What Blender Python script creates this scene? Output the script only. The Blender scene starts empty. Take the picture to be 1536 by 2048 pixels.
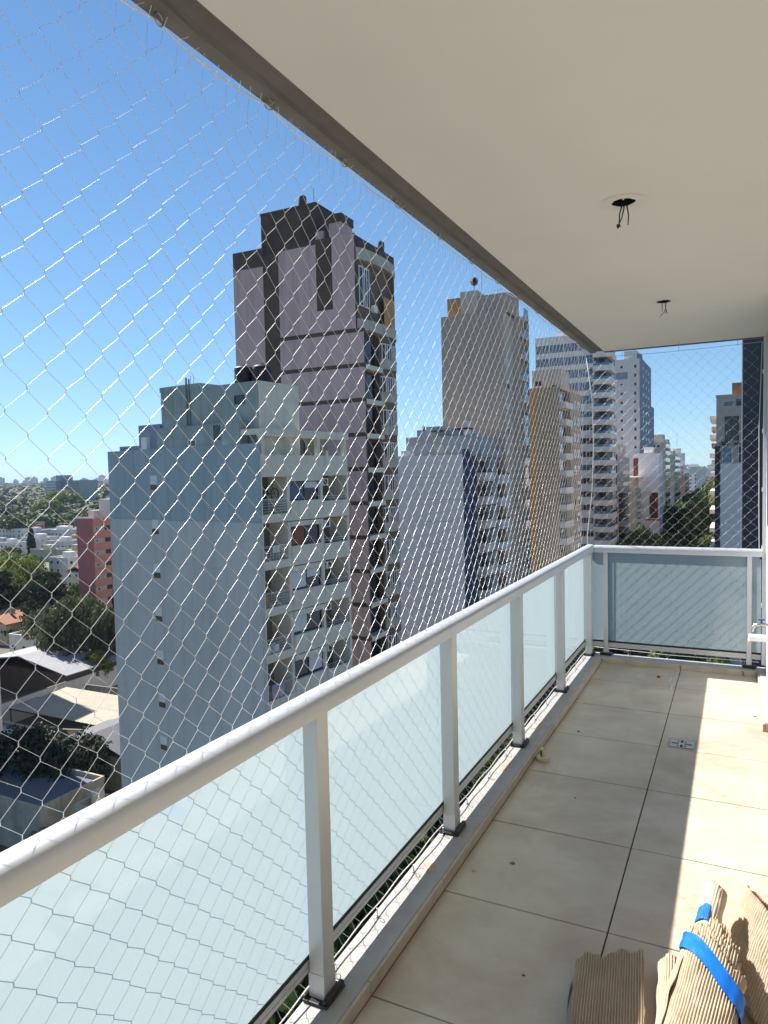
import bpy, bmesh, math, random
from mathutils import Vector, Matrix
R = math.radians
rnd = random.Random(7)
sc = bpy.context.scene
col = sc.collection

# ------------------------------------------------------------------ camera
H = 1.60
F = 1416.0
cd = bpy.data.cameras.new("camera"); cam = bpy.data.objects.new("camera", cd); col.objects.link(cam)
cd.sensor_fit = 'VERTICAL'; cd.sensor_height = 24.0; cd.lens = 24.0 * F / 2048.0
cd.clip_start = 0.02; cd.clip_end = 20000
dY = Vector((1474 - 768, 932 - 1024, F)).normalized()
dX = -Vector((-2073 - 768, 1010 - 1024, F)).normalized()
dX = (dX - dX.dot(dY) * dY).normalized()
dZ = dX.cross(dY)
# rows of Rm: world axes expressed in (right, down, forward) camera axes
Rm = Matrix((dX, dY, dZ))
right = Vector((Rm[0][0], Rm[1][0], Rm[2][0])); down = Vector((Rm[0][1], Rm[1][1], Rm[2][1])); fwd = Vector((Rm[0][2], Rm[1][2], Rm[2][2]))
cm = Matrix((right, -down, -fwd)).transposed().to_4x4(); cm.translation = Vector((0, 0, H))
cam.matrix_world = cm
sc.camera = cam

# ------------------------------------------------------------------ sky, sun, exposure
TO_SUN = Vector((-0.927, 0.25, 1.0)).normalized()
w = bpy.data.worlds.new("World"); sc.world = w; w.use_nodes = True
nt = w.node_tree; bg = nt.nodes['Background']
sky = nt.nodes.new('ShaderNodeTexSky'); sky.sky_type = 'NISHITA'; sky.sun_disc = False
sky.sun_elevation = math.asin(TO_SUN.z); sky.sun_rotation = math.atan2(TO_SUN.x, TO_SUN.y)
sky.altitude = 0; sky.air_density = 0.8; sky.dust_density = 0.0; sky.ozone_density = 2.0
# soft shoulder on the sky's brightness, the same in every direction, so the horizon keeps its pale blue
k1 = nt.nodes.new('ShaderNodeVectorMath'); k1.operation = 'MULTIPLY_ADD'; k1.inputs[1].default_value = (.085, .075, .07); k1.inputs[2].default_value = (1, 1, 1)
k2 = nt.nodes.new('ShaderNodeVectorMath'); k2.operation = 'DIVIDE'
k3 = nt.nodes.new('ShaderNodeVectorMath'); k3.operation = 'MULTIPLY'; k3.inputs[1].default_value = (0.61, 0.80, 0.94)
nt.links.new(sky.outputs[0], k1.inputs[0]); nt.links.new(sky.outputs[0], k2.inputs[0]); nt.links.new(k1.outputs[0], k2.inputs[1]); nt.links.new(k2.outputs[0], k3.inputs[0])
nt.links.new(k3.outputs[0], bg.inputs[0]); bg.inputs[1].default_value = 0.095
sl = bpy.data.lights.new("sun", 'SUN'); sl.energy = 4.6; sl.angle = R(0.53); sl.color = (1.0, 0.94, 0.86)
so = bpy.data.objects.new("sun", sl); col.objects.link(so)
so.rotation_euler = TO_SUN.to_track_quat('Z', 'Y').to_euler()
vs = sc.view_settings; vs.view_transform = 'Standard'; vs.look = 'None'; vs.exposure = 1.22; vs.gamma = 1.0
sc.cycles.use_denoising = True
sc.cycles.max_bounces = 10; sc.cycles.diffuse_bounces = 5; sc.cycles.transparent_max_bounces = 8
sc.cycles.use_adaptive_sampling = True; sc.cycles.adaptive_threshold = 0.015
sc.cycles.sample_clamp_indirect = 6.0; sc.cycles.caustics_reflective = False; sc.cycles.caustics_refractive = False

# ------------------------------------------------------------------ materials
MATS = {}
def mat(name, c, r=0.7, var=0.10, s=1.5, bump=0.0, bs=30.0, metal=0.0, spec=0.4, streak=0.0, c2=None, trans=0.0, zs=1.0, cov=0.5, stain=None):
    m = bpy.data.materials.new(name); m.use_nodes = True; MATS[name] = m
    t = m.node_tree; N = t.nodes; L = t.links; b = N['Principled BSDF']
    b.inputs['Roughness'].default_value = r; b.inputs['Metallic'].default_value = metal
    b.inputs['Specular IOR Level'].default_value = spec
    g = N.new('ShaderNodeNewGeometry'); mp = N.new('ShaderNodeMapping'); mp.inputs['Scale'].default_value = (1, 1, zs)
    L.new(g.outputs['Position'], mp.inputs[0])
    no = N.new('ShaderNodeTexNoise'); no.inputs['Scale'].default_value = s; no.inputs['Detail'].default_value = 7; no.inputs['Roughness'].default_value = 0.6
    L.new(mp.outputs[0], no.inputs[0])
    cr = N.new('ShaderNodeValToRGB'); e = cr.color_ramp.elements
    lo = c2 if c2 else tuple(x * (1 - var) for x in c)
    hi = c if c2 else tuple(min(1, x * (1 + var)) for x in c)
    e[0].position = cov - 0.2; e[1].position = cov + 0.2
    e[0].color = (*lo, 1); e[1].color = (*hi, 1)
    L.new(no.outputs[0], cr.inputs[0]); last = cr.outputs[0]
    if streak:
        m2 = N.new('ShaderNodeMapping'); m2.inputs['Scale'].default_value = (1, 1, 0.06); L.new(g.outputs['Position'], m2.inputs[0])
        n2 = N.new('ShaderNodeTexNoise'); n2.inputs['Scale'].default_value = 2.2; n2.inputs['Detail'].default_value = 5; L.new(m2.outputs[0], n2.inputs[0])
        r2 = N.new('ShaderNodeMapRange'); r2.inputs[1].default_value = 0.48; r2.inputs[2].default_value = 0.75; r2.inputs[4].default_value = streak; L.new(n2.outputs[0], r2.inputs[0])
        mx = N.new('ShaderNodeMixRGB'); mx.inputs[2].default_value = (0.06, 0.055, 0.05, 1); L.new(r2.outputs[0], mx.inputs[0]); L.new(last, mx.inputs[1]); last = mx.outputs[0]
    if stain:
        n5 = N.new('ShaderNodeTexNoise'); n5.inputs['Scale'].default_value = 1.7; n5.inputs['Detail'].default_value = 9; n5.inputs['Roughness'].default_value = 0.68; n5.inputs['Distortion'].default_value = 0.6; L.new(g.outputs['Position'], n5.inputs[0])
        r5 = N.new('ShaderNodeMapRange'); r5.inputs[1].default_value = 0.47; r5.inputs[2].default_value = 0.75; r5.inputs[4].default_value = 0.75; L.new(n5.outputs[0], r5.inputs[0])
        x5 = N.new('ShaderNodeMixRGB'); x5.inputs[2].default_value = (*stain, 1); L.new(r5.outputs[0], x5.inputs[0]); L.new(last, x5.inputs[1]); last = x5.outputs[0]
    L.new(last, b.inputs['Base Color'])
    if bump:
        n3 = N.new('ShaderNodeTexNoise'); n3.inputs['Scale'].default_value = bs; n3.inputs['Detail'].default_value = 4; L.new(g.outputs['Position'], n3.inputs[0])
        bp = N.new('ShaderNodeBump'); bp.inputs['Strength'].default_value = bump; bp.inputs['Distance'].default_value = 0.02; L.new(n3.outputs[0], bp.inputs['Height']); L.new(bp.outputs[0], b.inputs['Normal'])
    if trans:
        tr = N.new('ShaderNodeBsdfTranslucent'); L.new(last, tr.inputs[0]); ms = N.new('ShaderNodeMixShader'); ms.inputs[0].default_value = trans
        L.new(b.outputs[0], ms.inputs[1]); L.new(tr.outputs[0], ms.inputs[2]); L.new(ms.outputs[0], N['Material Output'].inputs[0])
    return m

# balcony
mat('tile', (0.58, 0.515, 0.415), r=0.40, var=0.1, s=4.0, c2=(0.45, 0.38, 0.29), bump=0.03, bs=90, cov=0.42, stain=(0.33, 0.235, 0.175))
mat('grout', (0.055, 0.048, 0.042), r=0.9)
mat('tile_edge', (0.50, 0.44, 0.35), r=0.5, s=6, c2=(0.36, 0.30, 0.23), cov=0.42)
mat('curb_paint', (0.40, 0.40, 0.395), r=0.55, var=0.1, s=9, c2=(0.31, 0.31, 0.30), bump=0.1, bs=60, cov=0.4)
mat('rust', (0.55, 0.30, 0.20), r=0.9, c2=(0.5, 0.42, 0.36), s=40)
mat('ceiling_paint', (0.78, 0.78, 0.755), r=0.9, var=0.035, s=0.9, bump=0.02, bs=15)
mat('filler', (0.76, 0.755, 0.72), r=0.95, var=0.04, s=30)
mat('raw_concrete', (0.17, 0.165, 0.155), r=0.9, var=0.15, s=5, bump=0.15, bs=50)
mat('wall_paint', (0.66, 0.67, 0.68), r=0.85, var=0.04, s=2, bump=0.05, bs=70)
mat('aluminium', (0.58, 0.60, 0.62), r=0.38, var=0.03, s=5, metal=0.35, spec=0.5)
mat('gasket', (0.018, 0.018, 0.018), r=0.55)
mat('black_plastic', (0.02, 0.02, 0.022), r=0.4)
mat('cord', (0.85, 0.85, 0.83), r=0.5, trans=0.2)
mat('steel', (0.45, 0.45, 0.46), r=0.3, metal=0.9)
mat('drain_metal', (0.52, 0.51, 0.49), r=0.45, metal=0.2, s=30)
mat('cream_plastic', (0.55, 0.48, 0.33), r=0.5, s=20)
mat('white_plastic', (0.82, 0.82, 0.80), r=0.4, var=0.02)
mat('blue_plastic', (0.02, 0.10, 0.35), r=0.4)
mat('red_plastic', (0.5, 0.02, 0.03), r=0.5)
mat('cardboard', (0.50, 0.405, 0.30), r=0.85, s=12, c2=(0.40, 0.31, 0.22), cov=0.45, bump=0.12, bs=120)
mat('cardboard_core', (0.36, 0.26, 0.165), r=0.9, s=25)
mat('paper', (0.60, 0.52, 0.40), r=0.7, s=14, c2=(0.50, 0.42, 0.31))
mat('blue_tape', (0.006, 0.145, 0.62), r=0.3, var=0.1, s=15)
mat('debris', (0.12, 0.09, 0.06), r=0.9)
mat('dark_hole', (0.008, 0.008, 0.008), r=0.9)

def nylon():
    m = bpy.data.materials.new('nylon'); m.use_nodes = True; MATS['nylon'] = m
    t = m.node_tree; N = t.nodes; L = t.links; b = N['Principled BSDF']
    b.inputs['Base Color'].default_value = (0.78, 0.79, 0.80, 1); b.inputs['Roughness'].default_value = 0.45
    gl = N.new('ShaderNodeBsdfGlossy'); gl.inputs['Roughness'].default_value = 0.34; gl.inputs[0].default_value = (.9, .9, .9, 1)
    tr = N.new('ShaderNodeBsdfTransparent')
    m1 = N.new('ShaderNodeMixShader'); m1.inputs[0].default_value = 0.6; L.new(b.outputs[0], m1.inputs[1]); L.new(gl.outputs[0], m1.inputs[2])
    ms = N.new('ShaderNodeMixShader'); ms.inputs[0].default_value = 0.45
    L.new(m1.outputs[0], ms.inputs[1]); L.new(tr.outputs[0], ms.inputs[2]); L.new(ms.outputs[0], N['Material Output'].inputs[0])
nylon()
def frosted():
    m = bpy.data.materials.new('frosted_glass'); m.use_nodes = True; MATS['frosted_glass'] = m
    t = m.node_tree; N = t.nodes; L = t.links
    b = N['Principled BSDF']; b.inputs['Base Color'].default_value = (0.60, 0.71, 0.74, 1); b.inputs['Roughness'].default_value = 0.16; b.inputs['Specular IOR Level'].default_value = 0.5
    g = N.new('ShaderNodeNewGeometry'); no = N.new('ShaderNodeTexNoise'); no.inputs['Scale'].default_value = 2.6; no.inputs['Detail'].default_value = 8; L.new(g.outputs['Position'], no.inputs[0])
    cr = N.new('ShaderNodeValToRGB'); e = cr.color_ramp.elements; e[0].position = .35; e[1].position = .7; e[0].color = (0.50, 0.595, 0.62, 1); e[1].color = (0.64, 0.74, 0.76, 1); L.new(no.outputs[0], cr.inputs[0]); L.new(cr.outputs[0], b.inputs['Base Color'])
    tr = N.new('ShaderNodeBsdfTranslucent'); tr.inputs[0].default_value = (0.52, 0.61, 0.655, 1)
    ms = N.new('ShaderNodeMixShader'); ms.inputs[0].default_value = 0.5
    L.new(b.outputs[0], ms.inputs[1]); L.new(tr.outputs[0], ms.inputs[2]); L.new(ms.outputs[0], N['Material Output'].inputs[0])
frosted()
def clear():
    m = bpy.data.materials.new('clear_glass'); m.use_nodes = True; MATS['clear_glass'] = m
    t = m.node_tree; N = t.nodes; L = t.links; N.remove(N['Principled BSDF'])
    tr = N.new('ShaderNodeBsdfTransparent'); tr.inputs[0].default_value = (0.90, 0.96, 0.96, 1)
    gl = N.new('ShaderNodeBsdfGlossy'); gl.inputs['Roughness'].default_value = 0.05
    fr = N.new('ShaderNodeFresnel'); fr.inputs[0].default_value = 1.5
    ms = N.new('ShaderNodeMixShader'); L.new(fr.outputs[0], ms.inputs[0]); L.new(tr.outputs[0], ms.inputs[1]); L.new(gl.outputs[0], ms.inputs[2]); L.new(ms.outputs[0], N['Material Output'].inputs[0])
clear()
def glaze(o, n):                                      # frosted film on the outside, clear polished glass towards the balcony
    o.data.materials.append(MATS['clear_glass']); n = Vector(n)
    for p in o.data.polygons:
        if p.normal.dot(n) > 0.9: p.material_index = 1

# city
mat('blue_render', (0.31, 0.39, 0.43), r=0.9, var=0.08, s=0.5, streak=0.22, zs=0.3)
mat('grey_blue_render', (0.46, 0.485, 0.48), r=0.9, var=0.09, s=0.5, streak=0.13, zs=0.3)
mat('teal_render', (0.28, 0.34, 0.335), r=0.9, var=0.1, s=0.5, streak=0.25)
mat('cream_render', (0.67, 0.635, 0.52), r=0.9, var=0.07, s=0.6, streak=0.15)
mat('green_render', (0.17, 0.17, 0.13), r=0.9, var=0.07, s=0.6, streak=0.1)
mat('dark_render', (0.10, 0.072, 0.056), r=0.9, var=0.2, s=0.6, streak=0.3)
mat('mauve_render', (0.52, 0.38, 0.365), r=0.9, var=0.09, s=0.5, streak=0.25, zs=0.3)
mat('brown_render', (0.17, 0.12, 0.085), r=0.9, var=0.15, s=0.8, streak=0.3)
mat('stone_band', (0.47, 0.42, 0.35), r=0.9, var=0.12, s=0.9, streak=0.35)
mat('white_render', (0.86, 0.80, 0.77), r=0.9, var=0.04, s=0.3, streak=0.06, zs=0.4)
mat('navy_render', (0.035, 0.055, 0.12), r=0.85, var=0.08, s=0.4)
mat('pale_blue_render', (0.36, 0.38, 0.39), r=0.9, var=0.1, s=0.5, streak=0.2)
mat('beige_render', (0.45, 0.35, 0.275), r=0.9, var=0.05, s=0.3, streak=0.12, zs=0.4)
mat('beige_light', (0.54, 0.445, 0.36), r=0.9, var=0.05, s=0.3, streak=0.12, zs=0.4)
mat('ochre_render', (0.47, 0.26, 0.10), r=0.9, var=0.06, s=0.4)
mat('tan_render', (0.35, 0.25, 0.16), r=0.9, var=0.08, s=0.4, streak=0.12)
mat('white_paint', (0.70, 0.665, 0.62), r=0.8, var=0.05, s=0.7, streak=0.12)
mat('grey_render', (0.60, 0.57, 0.56), r=0.9, var=0.05, s=0.4, streak=0.08)
mat('slate_render', (0.20, 0.25, 0.34), r=0.8, var=0.06, s=0.4)
mat('maroon_render', (0.17, 0.05, 0.05), r=0.9)
mat('salmon_render', (0.50, 0.28, 0.22), r=0.9, s=0.4)
mat('red_render', (0.55, 0.24, 0.20), r=0.9, var=0.08, s=0.4)
mat('plum_render', (0.36, 0.135, 0.145), r=0.9, var=0.08, s=0.4)
mat('charcoal_render', (0.045, 0.05, 0.065), r=0.8, var=0.1, s=0.4)
mat('brick_orange', (0.45, 0.19, 0.07), r=0.9, s=1.2)
mat('frame_white', (0.72, 0.72, 0.70), r=0.6, var=0.03)
mat('frame_dark', (0.03, 0.03, 0.032), r=0.5)
mat('pane_dark', (0.012, 0.015, 0.02), r=0.08, spec=0.6)
mat('pane_blue', (0.05, 0.10, 0.16), r=0.06, spec=0.9, metal=0.35)
mat('rail_glass', (0.06, 0.16, 0.26), r=0.08, spec=0.8)
mat('shutter', (0.62, 0.64, 0.64), r=0.7, var=0.03)
mat('curtain_red', (0.24, 0.10, 0.08), r=0.9, s=4)
mat('curtain_blue', (0.12, 0.15, 0.22), r=0.9, s=4)
mat('tank_black', (0.012, 0.012, 0.012), r=0.45)
mat('tank_cream', (0.52, 0.44, 0.30), r=0.6)
mat('red_tile_roof', (0.32, 0.15, 0.09), r=0.9, s=2)
mat('grey_roof', (0.32, 0.33, 0.34), r=0.8, s=0.5, streak=0.1)
mat('sheet_blue_roof', (0.25, 0.26, 0.29), r=0.6, s=0.5)
mat('sheet_pale_roof', (0.36, 0.36, 0.35), r=0.6, s=0.5)
mat('sheet_cream_roof', (0.33, 0.30, 0.23), r=0.7, s=0.5)
mat('dark_sheet_roof', (0.11, 0.11, 0.13), r=0.7, s=0.5)
mat('old_wall', (0.42, 0.38, 0.30), r=0.95, var=0.2, s=0.8, streak=0.3)
mat('white_wall', (0.66, 0.65, 0.62), r=0.9, var=0.08, s=0.6, streak=0.15)
mat('ground', (0.20, 0.185, 0.15), r=1.0, s=0.03, c2=(0.05, 0.06, 0.03))
mat('asphalt', (0.055, 0.055, 0.057), r=0.9, s=0.5)
mat('pavement', (0.22, 0.21, 0.20), r=0.9, s=0.7)
mat('bark', (0.10, 0.075, 0.055), r=0.95, s=3)
mat('leaf_bright', (0.19, 0.23, 0.04), r=0.6, s=0.5, c2=(0.09, 0.14, 0.025), trans=0.35)  # raised so the crowns on the far avenue look sunlit
mat('leaf_street', (0.10, 0.15, 0.03), r=0.6, s=0.4, c2=(0.035, 0.07, 0.016), trans=0.3)
mat('leaf_cedar', (0.035, 0.055, 0.028), r=0.7, s=0.5, c2=(0.018, 0.03, 0.016), trans=0.15)
mat('leaf_olive', (0.12, 0.145, 0.075), r=0.7, s=0.5, c2=(0.055, 0.075, 0.035), trans=0.25)
mat('leaf_far', (0.085, 0.115, 0.03), r=0.8, s=0.03, c2=(0.025, 0.05, 0.015))
mat('car_paint', (0.03, 0.03, 0.035), r=0.25, spec=0.6)
mat('rubber', (0.015, 0.015, 0.015), r=0.8)
mat('wicker', (0.40, 0.17, 0.06), r=0.8)
mat('laundry', (0.45, 0.36, 0.42), r=0.9, s=6)

# ------------------------------------------------------------------ helpers
class MB:
    def __init__(s): s.v = []; s.f = []
    def box(s, x0, x1, y0, y1, z0, z1):
        n = len(s.v)
        s.v += [(x0, y0, z0), (x1, y0, z0), (x1, y1, z0), (x0, y1, z0), (x0, y0, z1), (x1, y0, z1), (x1, y1, z1), (x0, y1, z1)]
        s.f += [(n, n+3, n+2, n+1), (n+4, n+5, n+6, n+7), (n, n+1, n+5, n+4), (n+1, n+2, n+6, n+5), (n+2, n+3, n+7, n+6), (n+3, n, n+4, n+7)]
        return s
    def tube(s, pts, r, k=6, cap=True, r1=None):
        pts = [Vector(p) for p in pts]; rings = []
        for i, p in enumerate(pts):
            a = pts[max(0, i-1)]; b = pts[min(len(pts)-1, i+1)]; d = (b-a).normalized()
            u = d.orthogonal().normalized() if i == 0 else (u - u.dot(d)*d).normalized()
            v = d.cross(u); n = len(s.v)
            rr = r if r1 is None else r + (r1-r)*i/(len(pts)-1)
            s.v += [tuple(p + rr*(math.cos(6.28318*j/k)*u + math.sin(6.28318*j/k)*v)) for j in range(k)]
            rings.append(n)
        for a, b in zip(rings, rings[1:]):
            s.f += [(a+j, a+(j+1) % k, b+(j+1) % k, b+j) for j in range(k)]
        if cap: s.f += [tuple(rings[0]+j for j in reversed(range(k))), tuple(rings[-1]+j for j in range(k))]
        return s
    def prism(s, poly, z0, z1):                      # poly in xy
        n = len(s.v); k = len(poly)
        s.v += [(x, y, z0) for x, y in poly] + [(x, y, z1) for x, y in poly]
        s.f += [tuple(n+j for j in reversed(range(k))), tuple(n+k+j for j in range(k))] + [(n+j, n+(j+1) % k, n+k+(j+1) % k, n+k+j) for j in range(k)]
        return s
    def prof(s, poly, a0, a1, axis='y'):             # poly in xz extruded on y, or in yz extruded on x
        n = len(s.v); k = len(poly)
        if axis == 'y': s.v += [(x, a0, z) for x, z in poly] + [(x, a1, z) for x, z in poly]
        else: s.v += [(a0, y, z) for y, z in poly] + [(a1, y, z) for y, z in poly]
        s.f += [tuple(n+j for j in reversed(range(k))), tuple(n+k+j for j in range(k))] + [(n+j, n+(j+1) % k, n+k+(j+1) % k, n+k+j) for j in range(k)]
        return s
    def lathe(s, prof, c=(0, 0, 0), k=16):           # prof: (r,z)
        n = len(s.v)
        for r, z in prof: s.v += [(c[0]+r*math.cos(6.28318*j/k), c[1]+r*math.sin(6.28318*j/k), c[2]+z) for j in range(k)]
        for i in range(len(prof)-1):
            s.f += [(n+i*k+j, n+i*k+(j+1) % k, n+(i+1)*k+(j+1) % k, n+(i+1)*k+j) for j in range(k)]
        s.f += [tuple(n+j for j in reversed(range(k))), tuple(n+(len(prof)-1)*k+j for j in range(k))]
        return s
    def mesh(s, name, m, smooth=False):
        me = bpy.data.meshes.new(name); me.from_pydata(s.v, [], s.f); me.materials.append(MATS[m]); me.update()
        bm = bmesh.new(); bm.from_mesh(me); bmesh.ops.recalc_face_normals(bm, faces=bm.faces); bm.to_mesh(me); bm.free()
        if smooth:
            me.shade_smooth()
        return me
    def obj(s, name, m, parent=None, smooth=False, bevel=0, **kw):
        o = link(name, s.mesh(name, m, smooth), parent, **kw)
        if bevel:
            b = o.modifiers.new('bevel', 'BEVEL'); b.width = bevel; b.segments = 2; b.limit_method = 'ANGLE'
        if smooth == 'angle':
            o.data.set_sharp_from_angle(angle=R(40))
        return o
def link(name, data, parent=None, loc=(0, 0, 0), rz=0, **kw):
    o = bpy.data.objects.new(name, data); col.objects.link(o); o.location = loc
    if rz: o.rotation_euler = (0, 0, rz)
    if parent: o.parent = parent
    for k, v in kw.items(): o[k] = v
    return o
def thing(name, label, cat, loc=(0, 0, 0), rz=0, group=None):
    o = link(name, None, None, loc, rz, label=label, category=cat); o.empty_display_size = 0.2
    if group: o['group'] = group
    return o
def tag(o, label, cat, group=None):
    o['label'] = label; o['category'] = cat
    if group: o['group'] = group
    return o
def copy_tree(o, parent=None):
    c = o.copy(); col.objects.link(c); c.parent = parent
    for ch in o.children: copy_tree(ch, c)
    return c
def plate(outer, holes, z, up=False):                # flat face with real holes, as (verts, faces)
    bm = bmesh.new(); ed = []
    for loop in [outer] + holes:
        vs_ = [bm.verts.new((x, y, z)) for x, y in loop]
        ed += [bm.edges.new((vs_[i], vs_[(i+1) % len(vs_)])) for i in range(len(vs_))]
    bmesh.ops.triangle_fill(bm, use_beauty=True, edges=ed)
    bm.verts.index_update(); out = ([tuple(v.co) for v in bm.verts], [tuple(v.index for v in f.verts) for f in bm.faces]); bm.free()
    return out
def rect(x0, x1, y0, y1): return [(x0, y0), (x1, y0), (x1, y1), (x0, y1)]
def circle(cx, cy, r, k=28, wob=0.0):
    return [(cx + r*(1+wob*rnd.uniform(-1, 1))*math.cos(6.28318*j/k), cy + r*(1+wob*rnd.uniform(-1, 1))*math.sin(6.28318*j/k)) for j in range(k)]

G = -36.0                                            # street level below the balcony floor

# ================================================================== THE SETTING
gm = MB(); gm.v = [(-7000, -1500, G), (4000, -1500, G), (4000, 8000, G), (-7000, 8000, G)]; gm.f = [(0, 1, 2, 3)]
gm.obj('ground', 'ground', kind='structure')
MB().box(-20, -8, -300, 1500, G-0.2, G+0.02).obj('road', 'asphalt', kind='structure')
MB().box(-27.6, -20, -300, 1500, G-0.2, G+0.15).obj('pavement', 'pavement', kind='structure')
MB().box(-8, -3.0, -300, 1500, G-0.2, G+0.15).obj('pavement', 'pavement', kind='structure')

# ------------------------------------------------------------------ balcony floor and tiles
XL, YE, T = -1.0, 5.98, 0.607
fl = MB().box(-1.145, 1.60, -2.2, 6.13, -0.22, -0.006).obj('floor', 'grout', kind='structure')
xs = [XL, -0.393, 0.214, 0.821, 1.428]
ys = [2.446 + 0.605*k for k in range(-8, 6)] + [YE]
tile_mesh = {}
for i in range(4):
    for j in range(len(ys)-1):
        wx, wy = xs[i+1]-xs[i]-0.0055, ys[j+1]-ys[j]-0.0055
        key = (round(wx, 3), round(wy, 3))
        if key not in tile_mesh:
            bm = bmesh.new(); bmesh.ops.create_cube(bm, size=1)
            bmesh.ops.scale(bm, vec=(wx, wy, 0.010), verts=bm.verts)
            bmesh.ops.bevel(bm, geom=[e for e in bm.edges if all(v.co.z > 0 for v in e.verts)], offset=0.0015, segments=1, affect='EDGES')
            me = bpy.data.meshes.new('tile'); bm.to_mesh(me); bm.free(); me.materials.append(MATS['tile']); tile_mesh[key] = me
        o = link('tile', tile_mesh[key], fl, ((xs[i]+xs[i+1])/2, (ys[j]+ys[j+1])/2, -0.005 + rnd.uniform(-.0006, .0006)))
        o.rotation_euler = (rnd.uniform(-.001, .001), rnd.uniform(-.001, .001), 0)

# curbs
cu = MB().box(-1.146, -1.012, -2.2, 6.13, -0.20, 0.045).obj('curb', 'curb_paint', kind='structure', bevel=0.004)
for j in range(len(ys)-1):
    MB().box(-1.0115, -1.0, ys[j]+.0015, ys[j+1]-.0015, -0.004, 0.0415).obj('skirting_tile', 'tile_edge', cu, bevel=0.001)
for k, y in enumerate((2.50, 1.50, 3.55, 4.20)):     # rust stains round the hooks
    m = MB(); nn = 18; a0 = rnd.random()*6
    m.v = [(-1.09, y, 0.0465)] + [(-1.09 + 0.028*(1+.4*math.sin(3*t/nn*6.283+a0))*math.cos(t/nn*6.283), y + .05*(1+.5*math.sin(2*t/nn*6.283+a0))*math.sin(t/nn*6.283), 0.0465) for t in range(nn)]
    m.f = [(0, t+1, (t+1) % nn+1) for t in range(nn)]; m.obj('rust_stain', 'rust', cu)
ce = MB().box(-1.011, 0.205, 5.992, 6.13, -0.20, 0.042).obj('curb', 'curb_paint', kind='structure', bevel=0.004)
for x0, x1 in ((-1.0, -.395), (-.391, .143)): MB().box(x0+.002, x1-.002, 5.98, 5.9915, -0.004, 0.0385).obj('skirting_tile', 'tile_edge', ce, bevel=0.001)
cr_ = MB().box(0.157, 0.30, 4.762, 5.979, -0.20, 0.052).obj('curb', 'curb_paint', kind='structure', bevel=0.003)
MB().box(0.145, 0.1565, 4.75, 5.979, -0.004, 0.045).obj('skirting_tile', 'tile_edge', cr_, bevel=0.001)
MB().box(0.158, 0.75, 4.75, 4.7615, -0.004, 0.048).obj('skirting_tile', 'tile_edge', cr_, bevel=0.001)

# ceiling: painted slab with two real lamp holes, raw concrete drip edge
holes = [(-0.387, 2.851), (-0.401, 4.639)]
hl = [circle(x, y, 0.041, 24, 0.09) for x, y in holes]
cm_ = MB(); ov = rect(-1.02, 1.6, -2.2, 6.30)
v_, f_ = plate(ov, hl, 2.60); cm_.v += v_; cm_.f += f_
cei = link('ceiling', None); bpy.data.objects.remove(cei)
cme = bpy.data.meshes.new('ceiling'); cme.from_pydata(cm_.v, [], cm_.f); cme.materials.append(MATS['ceiling_paint'])
cei = link('ceiling', cme, kind='structure')
MB().box(-1.134, 1.6, -2.2, 6.33, 2.69, 2.86).obj('slab', 'raw_concrete', cei)
rng = random.Random(3)
dm = MB(); ny = 90; prof = [(-1.018, 2.5995), (-1.034, 2.604), (-1.038, 2.611), (-1.083, 2.611), (-1.089, 2.598), (-1.134, 2.596), (-1.136, 2.69), (-1.018, 2.69)]
for i in range(ny+1):
    y = -2.2 + 8.53*i/ny
    for j, (px_, pz_) in enumerate(prof): dm.v.append((px_ + (rng.uniform(-.003, .003) if j in (1, 2, 4) else 0), y, pz_))
for i in range(ny):
    for j in range(len(prof)):
        a = i*len(prof)+j; b = i*len(prof)+(j+1) % len(prof); dm.f.append((a, b, b+len(prof), a+len(prof)))
dm.obj('drip_edge', 'raw_concrete', cei)
MB().box(-1.017, 0.4, 6.302, 6.33, 2.592, 2.69).obj('drip_edge', 'raw_concrete', cei)
MB().box(0.4, 1.6, 6.302, 6.33, 2.592, 2.69).obj('drip_edge', 'raw_concrete', cei)

# apartment walls beside and behind the balcony
aw = thing('apartment_wall', 'grey painted wall end beside the far railing of the balcony', 'wall')
MB().box(0.20, 1.60, 4.77, 6.20, 0.053, 2.598).obj('wall', 'wall_paint', aw, bevel=0.004)
MB().box(0.178, 0.1995, 6.15, 6.185, 0.05, 2.58).obj('edge_trim', 'aluminium', aw, bevel=0.003)
for z in (0.5, 0.95, 1.4, 1.85, 2.3): MB().box(0.172, 0.178, 6.155, 6.18, z, z+.03).obj('clip', 'white_plastic', aw)
bw = thing('glazed_wall', 'white apartment wall with unseen white shutters added for bounce light along the balcony', 'wall')
MB().box(1.45, 1.60, 3.9, 4.769, 0, 2.598).box(1.45, 1.60, -2.2, -0.6, 0, 2.598).box(1.45, 1.60, -0.6, 3.9, 2.15, 2.598).box(-1.15, 1.449, -2.35, -2.201, 0, 2.598).obj('wall', 'wall_paint', bw)
for i in range(3):
    y0 = -0.6 + 1.5*i
    f = MB().box(1.47, 1.53, y0, y0+.06, .01, 2.15).box(1.47, 1.53, y0+1.44, y0+1.5, .01, 2.15).box(1.47, 1.53, y0+.06, y0+1.44, .01, .08).box(1.47, 1.53, y0+.06, y0+1.44, 2.08, 2.15).obj('door_frame', 'aluminium', bw)
    MB().box(1.495, 1.505, y0+.06, y0+1.44, .08, 2.08).obj('bounce_shutter', 'white_plastic', f)  # unseen white shutter, added to bounce sunlight onto the shaded floor

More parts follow.
